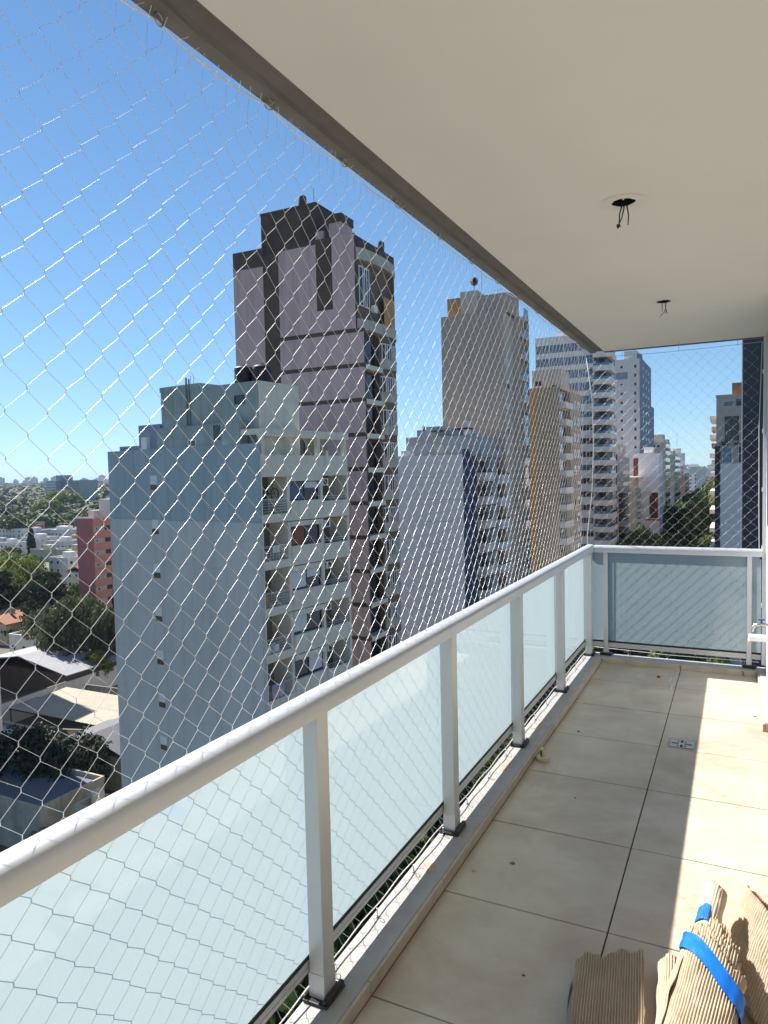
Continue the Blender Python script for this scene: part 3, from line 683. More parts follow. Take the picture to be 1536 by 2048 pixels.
for z in FZ:
    L0 = (0, 0, z)
    B.part('slab', [(-1.7, 0.04, .34, 9.3, -1.36, -.83)], 'cream_render', loc=L0)
    for a, b in ((2.7, 2.96), (6.1, 6.36), (9.07, 9.3)): B.part('pier', [(-1.7, 0, a, b, -.83, 1.57)], 'cream_render', loc=L0)
    B.part('spandrel', [(-.3, .10, 2.97, 6.09, -1.05, -.06)], 'cream_render', loc=L0)
    B.part('shutter_box', [(-.25, .08, 2.97, 6.09, 1.24, 1.575)], 'cream_render', loc=L0)
    B.part('balcony_parapet', [(-.14, .03, 6.38, 9.06, -.829, -.20)], 'cream_render', loc=L0)
    for a, b in ((.4, 2.7), (6.36, 9.07)): B.part('loggia_back_wall', [(-1.72, -1.69, a, b, -.83, 1.57)], 'green_render', loc=L0)
    r1 = B.part('balcony_railing', [(-.04, -.01, .36, 2.68, .11, .15), (-.04, -.01, .36, .39, -.83, .11), (-.04, -.01, 2.65, 2.68, -.83, .11)] + [(-.032, -.018, .39, 2.65, -.66+.17*q, -.635+.17*q) for q in range(5)] + [(-.032, -.018, .39+.565*q, .41+.565*q, -.83, .11) for q in range(1, 4)], 'steel', loc=L0)
    B.part('balcony_railing', [(-.04, -.01, 6.40, 9.04, .13, .16), (-.04, -.01, 6.40, 9.04, -.02, 0.0)] + [(-.035, -.015, 6.42+.86*q, 6.445+.86*q, -.2, .13) for q in range(4)], 'steel', loc=L0)
rg = random.Random(5)
for k, z in enumerate(FZ):
    B.win('s', 3.02, 4.55, -.05, 1.23, off=-.2, frame='frame_dark', pane=['curtain_blue', 'curtain_red', 'pane_dark', 'pane_dark', 'pane_dark', 'curtain_blue'][k % 6], shutter=[0, 0, .95, .9, 0, .5][k % 6], zs=(z,), fw=.05)
    B.win('s', 4.55, 6.04, -.05, 1.23, off=-.2, frame='frame_dark', shutter=[.35, 0, .45, 0, .9, .2][k % 6], zs=(z,), fw=.05)
    B.win('s', .36, 1.15, -.80, 1.4, off=-1.68, frame='frame_dark', pane='shutter', zs=(z,), fw=.06, name='door')
    B.win('s', 1.25, 1.8, -.80, 1.4, off=-1.68, frame='frame_dark', zs=(z,), fw=.06, name='door')
    B.win('s', 6.6, 7.7, -.80, 1.3, off=-1.68, frame='frame_dark', pane=['beige_light', 'pane_dark', 'cream_render'][k % 3], zs=(z,), name='door')
    ac = B.part('air_conditioner', [(-.9, -.6, 7.05, 7.75, .86, 1.38)], 'frame_white', loc=(0, .12*(k % 3), z))
    m = MB().lathe([(.2, 0), (.2, .02)], k=14)
    me = CACHE.setdefault('fan', m.mesh('fan_grille', 'frame_dark')); f = link('fan_grille', me, ac, (-.6, 7.4, 1.12-G)); f.rotation_euler = (0, R(90), 0)
# roof structures
B.part('stair_tower', [(-10.35, -.75, 1.1, 4.9, 2.75, 7.72)], 'teal_render'); B.part('stair_tower_side', [(-.749, -.70, 1.1, 4.9, 2.75, 7.7)], 'cream_render')
B.part('stair_tower_cap', [(-10.4, -6.2, 1.05, 4.9, 7.72, 8.05)], 'teal_render')
B.win('f', -2.9, -2.0, 6.35, 6.9, off=1.1, frame='frame_dark', fw=.04)
B.part('service_block', [(-12.75, -10.36, .9, 4.2, 2.75, 5.5)], 'slate_render'); B.part('service_block', [(-14.95, -12.76, .8, 3.2, 2.75, 4.05)], 'slate_render'); B.part('duct', [(-12.1, -11.5, .6, .9, 3.6, 4.6)], 'white_paint')
B.part('terrace_wall', [(-10.3, -1.75, .6, 1.0, 2.75, 5.15), (-3.4, -1.75, .32, .6, 3.68, 5.5)], 'teal_render')
B.win('f', -4.5, -3.7, 4.0, 5.1, off=.6, frame='teal_render', fw=.05); B.win('f', -7.0, -6.2, 3.72, 4.2, off=.6, frame='frame_white', fw=.05)
B.part('pipe', [(-7.6, -7.5, 1.02, 1.1, 4.5, 8.5), (-7.3, -7.22, 1.02, 1.1, 4.5, 8.4)], 'raw_concrete')
B.part('pergola_beam', [(-.35, .12, .40, 9.3, 4.12, 4.62), (-1.9, -.35, .40, .75, 4.25, 4.62)], 'cream_render')
for y in (.45, 3.1, 5.9, 8.9): B.part('pergola_column', [(-.3, .0, y, y+.28, 2.96, 4.12)], 'cream_render')
B.part('terrace_back_wall', [(-2.0, -1.75, 1.01, 9.2, 2.75, 4.5)], 'green_render'); B.win('s', 5.0, 6.6, 2.9, 4.1, off=-1.75, frame='frame_dark')
for p in ((-3.0, 2.1), (-1.7, 2.5)): cylobj('water_tank', (p[0], p[1], 0), .62, 7.72-G, 8.95-G, 'tank_black', B.o, ridges=True)
for x in (-8.2, -7.9): B.part('antenna_mast', [(x, x+.03, 2, 2.03, 8.05, 8.8)], 'steel')

# ------------------------------------------------------------------ mauve tower with rounded street front
B = Bd('apartment_tower', 'tall mauve apartment tower with dark bands and a rounded brown street front', -28.2, 52.03)
PB = B
B.part('core', [(-12.4, -.02, .03, 7.6, -36, 20.9)], 'dark_render')
B.part('parapet', [(-12.4, -9.15, .03, .3, 20.9, 21.6), (-7.5, -.0, .03, .3, 20.9, 21.4), (-.3, 0, .3, 7.6, 20.9, 21.3)], 'dark_render')
B.part('wall_panel', [(-12.35, -9.15, 0, .03, -36, 20.0)], 'mauve_render')
B.part('wall_panel', [(-7.5, -3.7, 0, .03, 13.66, 21.0), (-3.7, -2.12, 0, .03, 13.66, 15.44), (-2.12, 0, 0, .03, 13.66, 21.4)], 'mauve_render')
bz = [13.65 - 2.86*k for k in range(18)]
for a, b in zip(bz, bz[1:]): B.part('wall_panel', [(-7.55, .72, 0, .028, round(b, 2), round(a-.34, 2))], 'mauve_render')
B.part('fin_wall', [(-.02, .70, .0281, .30, -36, 13.62)], 'dark_render')
def bow(c, ax, ay, n=22, a0=-90, a1=90): return [(c[0]+ax*math.cos(R(a0+(a1-a0)*i/n)), c[1]+ay*math.sin(R(a0+(a1-a0)*i/n))) for i in range(n+1)]
bc = (-.02, 5.2)
def bowpart(name, ax, ay, z0, z1, mt, zs=(0,), a0=-90, a1=90):
    me = MB().prism(bow(bc, ax, ay, a0=a0, a1=a1) + ([] if a1-a0 == 180 else [bc]), z0-G, z1-G).mesh(name, mt)
    return [link(name, me, B.o, (0, 0, z)) for z in zs]
bowpart('bow_wall', .74, 1.74, -36, 13.6, 'brown_render')
bowpart('bow_band', .84, 1.86, 13.60, 14.36, 'stone_band', [-2.86*k for k in range(18)])
bowpart('bow_sill', .88, 1.90, 14.36, 14.44, 'stone_band', [-2.86*k for k in range(18)])
bc = (-.02, 3.9); bowpart('cornice', .72, 3.6, 19.35, 20.3, 'stone_band'); bowpart('cornice_top', .66, 3.5, 20.3, 20.9, 'dark_render')
bowpart('top_floor_wall', .12, 3.5, 14.44, 19.4, 'brown_render')
bowpart('balcony_front', .74, 3.65, 13.62, 14.5, 'stone_band', a0=-89, a1=89); bc = (-.02, 5.2)
for z in [-2.86*k for k in range(18)]:
    for ang in (-52, -14, 22):
        p = (bc[0]+.74*math.cos(R(ang)), bc[1]+1.74*math.sin(R(ang))); rot = math.atan2(math.sin(R(ang))/1.74, math.cos(R(ang))/.74)
        o = B.win('s', -.36, .36, 11.5, 12.95, frame='frame_white', mull=1, fw=.09, zs=(z,))[0]
        o.location = (p[0], p[1], 11.5-G+z); o.rotation_euler = (0, 0, rot); 
        o.data = CACHE.setdefault('bowwin', MB().box(0, .06, -.42, -.33, 0, 1.45).box(0, .06, .33, .42, 0, 1.45).box(0, .06, -.33, .33, 0, .09).box(0, .06, -.33, .33, 1.36, 1.45).box(0, .06, -.04, .04, .09, 1.36).mesh('window', 'frame_white'))
        o.children[0].location = (0, -.36, 0)
    B.part('loggia_slab', [(-.02, .70, .301, 3.5, 10.32, 10.72)], 'cream_render', loc=(0, 0, z))
    B.part('loggia_door', [(.0, .05, .5, 3.1, 10.75, 12.9)], 'pane_dark', loc=(0, 0, z))
    B.part('loggia_railing', [(.66, .69, .31, 3.3, 11.58, 11.62)] + [(.668, .682, .31+.25*q, .33+.25*q, 10.72, 11.58) for q in range(12)], 'frame_dark', loc=(0, 0, z))
    B.part('loggia_pier', [(-.02, .45, 3.3, 3.52, 10.72, 13.2)], 'brown_render', loc=(0, 0, z))
B.win('s', .5, 1.25, 15.6, 18.9, off=.10, frame='frame_white', mull=1, fw=.10); B.win('s', 1.4, 2.3, 15.6, 18.9, off=.12, frame='frame_white', mull=2, fw=.10)
B.part('ochre_screen', [(.55, .60, 4.2, 6.2, 14.5, 17.0)], 'ochre_render')
B.part('air_conditioner', [(.13, .4, 2.6, 3.3, 15.4, 16.0)], 'frame_white')
B.part('top_column', [(.30, .5, 6.3, 6.5, 14.4, 19.4)], 'brown_render')
B.part('machine_room', [(-11.0, -5.1, 2.5, 7.2, 20.9, 25.4)], 'dark_render'); B.part('machine_room_roof', [(-11.05, -5.05, 2.45, 7.25, 25.4, 25.6)], 'dark_render')
B.part('roof_house', [(-3.5, -2.3, 2.0, 4.0, 20.9, 23.3)], 'mauve_render'); B.part('roof_house_cap', [(-3.6, -2.2, 1.9, 4.1, 23.3, 24.0)], 'dark_render')
B.part('roof_wall', [(-5.0, -4.2, 2.2, 2.5, 20.9, 22.9)], 'mauve_render')
cylobj('chimney', (-6.9, 3.2, 0), .38, 25.6-G, 26.7-G, 'dark_render', B.o); cylobj('chimney', (.2, 4.6, 0), .3, 20.9-G, 21.9-G, 'dark_render', B.o)
B.part('antenna_mast', [(-5.6, -5.56, 3, 3.04, 25.6, 27.0)], 'steel')

# ------------------------------------------------------------------ white and navy block
B = Bd('apartment_block', 'white walled apartment block with navy side strip and white balconies', -28.46, 77.7)
B.part('core', [(-14, -.03, .05, 16, -36, 3.5)], 'pale_blue_render')
zj = [3.66 - 2.62*k for k in range(16)]
for a, b in zip(zj, zj[1:]): B.part('wall_panel', [(-14, 0, 0, .05, round(b+.035, 3), round(a, 3))], 'white_render')
B.part('side_wall', [(-.03, .03, .051, 4.9, -36, 4.3)], 'navy_render')
for k in range(14):
    z = -2.9*k
    B.part('balcony', [(-.03, 1.15, 5.0, 8.3, .42, .62), (1.05, 1.15, 5.0, 8.3, .62, 1.5), (-.03, 1.05, 5.0, 5.1, .62, 1.5)], 'white_paint', loc=(0, 0, z))
    B.part('balcony', [(-.03, 1.5, 10.3, 14.2, .0, .2), (1.4, 1.5, 10.3, 14.2, .2, 1.15), (-.03, 1.4, 10.3, 10.4, .2, 1.15)], 'white_paint', loc=(0, 0, z))
    B.part('glazing', [(-.03, .04, 5.2, 8.2, .65, 2.9)], 'pane_dark', loc=(0, 0, z)); B.part('glazing', [(-.03, .04, 10.5, 14, .2, 2.5)], 'pane_dark', loc=(0, 0, z))
    B.part('divider', [(-.03, .9, 8.35, 10.25, .3, 3.1)], 'pale_blue_render', loc=(0, 0, z))
B.part('roof_terrace', [(-8.3, .1, 2.5, 12, 3.5, 6.0), (.1, .6, 5, 15, 3.4, 4.3)], 'pale_blue_render')
B.part('roof_block', [(-6.2, -3.8, 4, 8, 6.0, 7.3)], 'pale_blue_render'); B.part('roof_block', [(-3.0, -1.2, 4, 8, 6.0, 6.9)], 'slate_render'); B.part('roof_block', [(-7.9, -6.4, 5, 9, 6.0, 7.0)], 'slate_render')
B.part('roof_canopy', [(-5.2, -3.6, 3.2, 4.5, 6.6, 6.75)], 'charcoal_render'); B.part('roof_canopy', [(-2.2, -.3, 3.0, 4.5, 6.7, 6.9)], 'charcoal_render')
B.part('vent_shaft', [(-1.0, -.3, 3.2, 3.9, 6.0, 7.7)], 'white_paint'); B.part('brick_patch', [(-4.2, -3.3, 2.45, 2.499, 3.9, 4.8)], 'beige_light')
cylobj('chimney', (-7.4, 6, 0), .18, 7.0-G, 7.6-G, 'dark_render', B.o); B.part('air_conditioner', [(-8.1, -7.2, .6, 1.2, 3.67, 4.3)], 'white_paint')

# ------------------------------------------------------------------ beige tower
B = Bd('apartment_tower', 'beige apartment tower with blank front wall and blue glass balconies on its side', -27.6, 91.58)
B.part('front_wall', [(-8.75, 0, 0, .25, -36, 22.8)], 'beige_render'); B.part('core', [(-8.75, 0, .25, 4.65, -36, 22.6), (-8.7, -1.2, 4.65, 15, -36, 22.6)], 'beige_light')
B.part('side_cornice', [(-.2, .12, 0.26, 4.7, 22.6, 22.95)], 'beige_light')
zz = [-2.98*k for k in range(16)]
B.win('s', .75, 2.35, 15.6, 16.75, off=0, frame='beige_light', pane='shutter', mull=1, zs=zz[::2], fw=.08); B.win('s', .75, 2.35, 15.6, 16.75, off=0, frame='beige_light', pane='pane_dark', mull=2, shutter=.4, zs=zz[1::2], fw=.08)
for z in zz:
    B.part('balcony_slab', [(-1.2, .90, 4.7, 9.5, 20.05, 20.3)], 'beige_light', loc=(0, 0, z)); B.part('glazing', [(-1.2, -1.1, 4.8, 9.4, 20.3, 22.6)], 'pane_dark', loc=(0, 0, z))
    B.part('balcony_glass', [(.82, .86, 6.9, 9.4, 20.3, 21.3)], 'rail_glass', loc=(0, 0, z)); B.part('balcony_rail', [(.80, .89, 6.9, 9.4, 21.3, 21.36)], 'frame_dark', loc=(0, 0, z))
    B.part('balcony_parapet', [(.78, .90, 4.7, 6.6, 20.3, 20.75)], 'beige_light', loc=(0, 0, z))
for y in (4.66, 6.65, 9.3): B.part('pier', [(-1.2, .9, y, y+.25, -36, 22.7)], 'beige_light')
for z in zz[3:9:2]: B.part('balcony_glazing', [(.76, .80, 7.0, 9.3, 20.35, 22.9)], 'pane_blue', loc=(0, 0, z))
B.part('terrace', [(-1.2, .90, 6.9, 9.5, 22.7, 23.1)], 'beige_light'); B.part('terrace_glass', [(.82, .86, 7, 9.4, 23.1, 24.3)], 'rail_glass')
B.part('roof_block', [(-8.1, -6.2, .8, 5, 22.6, 25.3)], 'ochre_render'); B.part('roof_block', [(-6.19, -3.75, .8, 5, 22.6, 26.0)], 'beige_light')
me = MB().prism([(-3.7, .9), (.1, .9), (.45, 1.2), (.6, 1.9), (.6, 5.5), (-3.7, 5.5)], 22.6-G, 25.2-G).mesh('water_tower', 'beige_render'); link('water_tower', me, B.o)
me = MB().lathe([(.1, 0), (.45, .25), (.55, .6), (.45, .95), (.1, 1.2)], k=14).mesh('vent_ball', 'tank_black'); link('vent_ball', me, B.o, (-4.6, 2, 26.9-G)); B.part('vent_stem', [(-4.65, -4.55, 1.95, 2.05, 26.0, 26.95)], 'steel')
B.part('antenna_mast', [(-3.4, -3.35, 1.5, 1.55, 25.2, 28.8)], 'steel'); B.part('antenna_frame', [(-1.8, -.7, 2, 2.05, 25.9, 25.95), (-1.3, -1.25, 2, 2.05, 25.2, 25.9)], 'steel')

# ------------------------------------------------------------------ tan block
B = Bd('apartment_block', 'narrow tan block with an ochre strip and stacked white balconies', -27.14, 121.61)
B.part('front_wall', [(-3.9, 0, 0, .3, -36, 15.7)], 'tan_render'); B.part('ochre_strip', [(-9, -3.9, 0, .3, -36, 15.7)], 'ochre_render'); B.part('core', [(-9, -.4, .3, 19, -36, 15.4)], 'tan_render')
B.part('penthouse', [(-4.9, .1, 1.5, 8, 15.4, 18.9)], 'beige_light'); B.part('penthouse_window', [(-4.4, -3.2, 1.45, 1.5, 16.2, 17.0)], 'pane_dark'); B.part('penthouse_canopy', [(-1.2, .1, .6, 1.5, 15.9, 16.1)], 'charcoal_render')
for k in range(14):
    z = -2.95*k
    B.part('balcony', [(-.4, .9, 1.6, 7.4, 12.2, 12.45), (.8, .9, 1.6, 7.4, 12.45, 13.3), (-.4, .8, 1.6, 1.7, 12.45, 13.3)], 'white_paint', loc=(0, 0, z))
    B.part('glazing', [(-.4, -.3, 1.8, 7.2, 12.45, 14.9)], 'pane_dark', loc=(0, 0, z))
    B.win('s', 10.5, 12.5, 12.6, 14.2, off=.4, zs=(z,), pane='pane_blue' if k in (0, 2, 4) else 'pane_dark'); B.win('s', 13.6, 15.6, 12.6, 14.2, off=.4, zs=(z,), shutter=.4)
B.part('wing', [(-.4, .4, 7.6, 16.8, -36, 15.6)], 'tan_render'); B.part('roof_parapet', [(-.4, .3, .31, 7.4, 15.4, 16.2), (-.3, .5, 9, 16.8, 15.61, 16.0)], 'beige_light')

# ------------------------------------------------------------------ glass tower
B = Bd('apartment_tower', 'white and blue glass apartment tower with rounded corner balconies', -27.26, 161.52)
B.part('core', [(-14, 0, .1, 22, -36, 31.4)], 'white_paint'); B.part('roof_block', [(-9.8, -2, 3, 12, 31.4, 33)], 'white_paint'); B.part('roof_block', [(-8, -4, 4, 9, 33, 36)], 'grey_render')
zz = [-2.95*k for k in range(21)]
for k, z in enumerate(zz):
    B.part('spandrel', [(-14, -1.2, -.05, .1, 29.8-2.95, 30.75-2.95)], 'white_paint', loc=(0, 0, z)) if k else B.part('spandrel', [(-14, -1.2, -.05, .1, 29.75, 31.5)], 'white_paint')
    for x in range(4):
        u = -13.9+3.2*x
        B.win('f', u, u+3.1, 27.85, 29.75, off=.1, frame='frame_white', pane='pane_blue' if k < 5 or (k % 4 == 1) else 'pane_dark', mull=4, fw=.07, zs=(z,), proud=.1, shutter=0 if k < 5 else (.42 if x % 2 == 0 else .3))
bal = [(-1.1, -1.0), (1.2, -1.0), (2.0, -.7), (2.4, 0), (2.5, 1.2), (2.5, 8.5), (0, 8.5), (-1.1, .1)]
inn = [(-1.0, .1), (1.0, .1), (1.5, .5), (1.6, 1.5), (1.6, 8.4), (-.9, 8.4)]
m_b = MB().prism(bal, -.2, .95).mesh('balcony', 'white_paint'); m_g = MB().prism([(x*.96, y*.9) for x, y in bal], .95, 1.5).mesh('balcony_glass', 'rail_glass'); m_d = MB().prism(inn, .9, 2.75).mesh('balcony_room', 'frame_dark'); m_c = MB().box(2.0, 2.3, 7.9, 8.4, .95, 2.75).mesh('balcony_column', 'white_paint')
for z in zz:
    L0 = (0, 0, 26.2-G+z)
    o = link('balcony', m_b, B.o, L0); link('balcony_glass', m_g, o); link('balcony_room', m_d, o); link('balcony_column', m_c, o)
B.part('side_strip', [(0, 1.2, 9.5, 16, -36, 29)], 'white_paint'); B.win('s', 12, 13.4, 26.6, 27.8, off=1.2, frame='frame_dark', zs=zz)

# ------------------------------------------------------------------ grey tower and the row further down the street
B = Bd('apartment_tower', 'slim pale grey tower with flank shade painted slate blue and stepped rear wing', -27.89, 240.06)
B.part('core', [(-16, 0, .0, 31, -36, 36.5)], 'grey_render'); B.part('flank', [(0, .3, .5, 31, -36, 36.9)], 'slate_render'); B.part('rear_wing', [(-8, .2, 31.01, 42, -36, 23.7)], 'slate_render')  # slate blue puts the shade of the street side into its colour
B.part('roof_block', [(-4.8, -.9, 1, 9, 36.5, 39.2)], 'grey_render'); B.part('roof_block', [(-.8, .2, 2, 6, 36.9, 38.2)], 'slate_render'); B.part('wall_panel', [(-7.9, -3.6, -.06, 0, 30.2, 32.4)], 'slate_render')
for x0, x1 in ((-5.9, -5.0), (-1.6, -1.0)):
    B.win('f', x0, x1, 33.6, 34.6, frame='frame_white' if x0 < -4 else 'frame_dark', zs=[-2.85*k for k in range(20)], fw=.08)
B.win('f', -7.8, -7.1, 33.4, 34.4, frame='frame_dark', zs=[-2.85*k for k in range(6, 20)], fw=.08)
for y in (6, 14, 22): B.win('s', y, y+3, 33.5, 34.8, off=.3, zs=[-2.85*k for k in range(22)], frame='slate_render', fw=.1)

B = Bd('apartment_block', 'dark fronted block with black gable wall beside the glass tower', -27.0, 185.0)
B.part('gable', [(-5, .1, 0, .6, -36, 5.5)], 'charcoal_render'); B.part('core', [(-8, 0, .6, 24, -36, 4.5)], 'pale_blue_render'); B.part('roof_block', [(-5, -.5, 8, 20, 4.5, 8.0)], 'beige_light'); B.win('s', 10, 14, 5.2, 7.4, off=-.5)
for k in range(10):
    B.part('balcony', [(0, 1.2, 3, 12, .2, 1.1)], 'charcoal_render' if k > 1 else 'white_paint', loc=(0, 0, -3*k)); B.part('glazing', [(0, .06, 3, 22, 1.15, 2.9)], 'pane_dark', loc=(0, 0, -3*k)); B.part('sill', [(0, .5, 13, 23, .6, .9)], 'white_paint', loc=(0, 0, -3*k))
B = Bd('apartment_block', 'low terraced block with white balconies below the grey tower', -26.0, 214.0)
B.part('core', [(-8, 0, 0, 18, -36, -4.5)], 'stone_band'); B.part('roof_block', [(-4, -.6, 3, 10, -4.5, -1.2)], 'beige_light'); B.part('roof_canopy', [(-5, .6, 1, 12, -1.2, -.9)], 'white_paint')
for k in range(8): B.part('balcony', [(0, 1.1, 2, 15, -8, -7.2)], 'white_paint', loc=(0, 0, -3*k)); B.part('glazing', [(0, .06, 2, 16, -7.1, -5.4)], 'pane_dark', loc=(0, 0, -3*k))
B = Bd('apartment_block', 'white gabled block with dark red panels down its wall', -20.8, 226.0)
B.part('core', [(-7.4, 0, 0, 12, -36, 5.8)], 'white_render'); B.part('parapet', [(-7.4, .05, -.05, .3, 5.8, 6.1)], 'white_paint'); B.part('roof_block', [(-4.6, -2.0, 3, 9, 5.8, 7.9)], 'white_paint')
B.part('red_panel', [(-7.3, -5.9, -.08, 0, -5.5, 4.6)], 'maroon_render'); B.part('red_panel', [(-2.7, -.3, -.08, 0, -13.5, -5.8)], 'maroon_render'); B.part('red_line', [(-4.2, .1, -.14, 0, -14.2, -13.7)], 'brick_orange')
B.win('s', 2, 4, 3.6, 5, off=0, zs=[-3*k for k in range(10)]); B.win('s', 8, 10, 3.6, 5, off=0, zs=[-3*k for k in range(10)])
def slab(name, label, x, y, w_, d, top, mt, trim='white_paint', steps=(), wins=(2, 3.2), n=10):
    B = Bd(name, label, x, y)
    B.part('core', [(-w_, 0, 0, d, -36, top)], mt); B.part('parapet', [(-w_-.1, .1, -.1, .4, top, top+.5), (-.3, .1, .4, d, top, top+.5)], trim)
    for (a, b, c, e, t2) in steps: B.part('roof_block', [(a, b, c, e, top, t2)], mt)
    for k in range(n):
        z = top-3-3*k
        B.part('balcony', [(0, .7, d*.12, d*.55, z, z+.8)], mt); B.part('glazing', [(0, .06, d*.1, d*.95, z+1, z+2.6)], 'pane_dark'); B.part('sill', [(0, .5, d*.6, d*.95, z+.4, z+.7)], trim)
        for u in wins: B.win('f', -u-1.2, -u, z+.9, z+2.2, frame='frame_white', fw=.1)
    return B
slab('apartment_block', 'beige tower with stepped roof beyond the white gabled block', -26.8, 316, 11, 26, 12.1, 'beige_light', steps=((-8, -1, 3, 12, 15.5), (-4, .0, 14, 22, 13.8)))
slab('apartment_block', 'stone coloured tower with bay windows after the stepped beige tower', -26.5, 362, 9, 40, 7.3, 'stone_band', steps=((-6, -1, 5, 20, 9.6),))
slab('apartment_block', 'salmon coloured low block under the pale stepped tower', -26, 430, 12, 40, -2.0, 'salmon_render', wins=(2, 5, 8))
B = slab('apartment_tower', 'pale stepped tower with antenna at the far end of the street', -33, 560, 16, 24, 2.5, 'white_paint', steps=((-12, -2, 4, 18, 12.0),), wins=(2, 6, 10)); B.part('spire', [(-9.5, -4.5, 7, 14, 12.0, 15.5)], 'white_paint'); B.part('antenna_mast', [(-7.1, -6.9, 10, 10.2, 15.5, 27)], 'steel')
slab('apartment_block', 'white low block beside the pale stepped tower', -30, 610, 10, 30, -4, 'white_render')

# ------------------------------------------------------------------ right side of the street
B = Bd('apartment_block', 'grey block with dark windows and orange roof box on the right of the street', 0.75, 124.0)
B.part('core', [(-3.7, 14, .0, 30, -36, 12.4)], 'beige_light'); B.part('white_wall', [(-3.1, .75, -.3, 0, -36, 2.0)], 'white_render'); B.part('dark_corner', [(-3.9, -3.1, -.35, 0, -36, 4.8)], 'charcoal_render')
B.part('roof_box', [(-1.5, 3, .5, 6, 12.4, 14.6)], 'brick_orange'); B.part('parapet', [(-3.8, 14, -.1, .3, 12.4, 12.8)], 'beige_light')
B.win('f', -2.5, -.5, 5.6, 9.4, frame='charcoal_render', mull=2, fw=.08); B.win('f', -2.9, -1.4, 2.1, 4.7, frame='frame_white', pane='pane_blue', fw=.08); B.win('f', -.6, .6, 2.1, 4.7, frame='frame_white', fw=.08); B.win('f', -2.7, -1.2, 10.9, 11.8, frame='frame_white', pane='pane_blue'); B.win('f', -.9, -.1, 11.0, 12.0, frame='frame_dark')
B.part('air_conditioner', [(-2.9, -2.0, -.5, 0, 4.9, 5.5)], 'charcoal_render'); B.part('air_conditioner', [(-1.1, -.3, -.5, 0, 4.9, 5.3)], 'charcoal_render')
for k in range(16):
    z = -3*k; B.part('balcony', [(-4.7, -3.7, 2, 14, 9, 9.7)], 'white_paint', loc=(0, 0, z)); B.part('glazing', [(-3.76, -3.7, 2, 14, 10, 11.8)], 'pane_dark', loc=(0, 0, z)); B.part('balcony', [(-4.9, -3.7, 18, 28, 8, 8.8)], 'brown_render' if k % 2 else 'stone_band', loc=(0, 0, z))
B = Bd('apartment_block', 'dark navy blank wall of the next block beside the balcony', 0.30, 50.0)
B.part('front_wall', [(0, 14, 0, .3, -36, 16)], 'charcoal_render'); B.part('core', [(.1, 14, .3, 22, -36, 15.5)], 'slate_render'); B.part('edge_strip', [(-.06, 0, .0, .4, -36, 16)], 'grey_render')
slab('apartment_block', 'plain beige block behind the grey block on the right of the street', 2, 168, 6, 40, 4, 'beige_light')
slab('apartment_block', 'tall white block far along the right of the street', 3, 230, 6, 40, 1, 'white_paint')
# our own building under the balcony
B = Bd('apartment_block', 'own building front under the balcony slab', 0.2, -10)
B.part('facade', [(0, 14, 0, 15.9, -36, -.3)], 'grey_render')
for k in range(11): B.part('balcony', [(-1.3, 0, 8, 16.1, -3.2-2.9*k, -3.0-2.9*k)], 'white_paint'); B.win('f', 2, 4, -2.4, -.8, zs=(-2.9*k,))

# ------------------------------------------------------------------ low town on the left
def house(x, y, w_, d, h, mt, roof, label, th=0, name='house', gable=True, zb=G, cat='house', group=None, overh=.3):
    B = Bd(name, label, x, y, th, cat, group); t = zb+h
    B.part('wall', [(-w_, 0, 0, d, zb, t)], mt)
    if gable:
        rh = min(w_*.22, 2.2)
        m = MB().prof([(-w_-overh, t-G-.02), (-w_/2, t-G+rh), (overh, t-G-.02), (overh, t-G-.2), (-w_/2, t-G+rh-.2), (-w_-overh, t-G-.2)], -overh, d+overh); link('roof', m.mesh('roof', roof), B.o)
        B.part('chimney', [(-w_*.3, -w_*.3+.6, d*.4, d*.4+.6, t, t+rh+.7)], mt)
    else:
        B.part('roof', [(-w_+.2, -.2, .2, d-.2, t-.02, t+.05)], roof); B.part('parapet', [(-w_-.05, .05, -.05, .2, t, t+.6), (-w_-.05, .05, d-.2, d+.05, t, t+.6), (-.2, .05, .2, d-.2, t, t+.6), (-w_-.05, -w_+.2, .2, d-.2, t, t+.6)], mt)
        
        if cat == 'house': B.part('roof_room', [(-w_*.7, -w_*.35, d*.4, d*.75, t+.05, t+2.2)], mt)
    nf = 0 if cat in ('shed', 'workshop', 'stair house') else max(1, int(h/3))
    for k in range(nf):
        for q in range(max(2, int(w_/3.5))):
            u = -w_+.8+q*3.3
            if u+1.4 < 0: B.win('f', u, u+1.3, zb+1+3*k, zb+2.3+3*k, fw=.1)
        for q in range(max(1, int(d/4))):
            u = .9+q*3.8
            if u+1.4 < d: B.win('s', u, u+1.3, zb+1+3*k, zb+2.3+3*k, fw=.1)
    return B
# pink block of flats
B = Bd('apartment_block', 'pink and red block of flats with grey window bands among the trees', -134.5, 117.0)
B.part('front_wall', [(-5.2, 0, -.05, .3, -36, -7.4)], 'plum_render'); B.part('core', [(-5.2, -.1, .3, 14, -36, -7.8)], 'salmon_render')
for k in range(9):
    z = -2.85*k; B.part('side_band', [(-.1, 0, .3, 14, -9.3, -7.45)], 'red_render', loc=(0, 0, z)); B.part('window_band', [(-.1, -.02, .3, 14, -10.3, -9.3)], 'stone_band', loc=(0, 0, z))
    B.win('s', .9, 1.5, -10.2, -9.4, off=-.02, zs=(z,), fw=.06); B.win('s', 3.6, 5.2, -10.25, -9.2, off=-.02, zs=(z,), fw=.06, frame='frame_dark')
B.part('parapet', [(-5.25, .02, -.1, .35, -7.4, -7.0)], 'white_wall'); B.part('roof_tower', [(-2.6, .6, 4.5, 9, -7.8, -3.0)], 'grey_render'); B.part('roof_block', [(-4.6, -2.7, 3, 8, -7.8, -5.6)], 'grey_render')
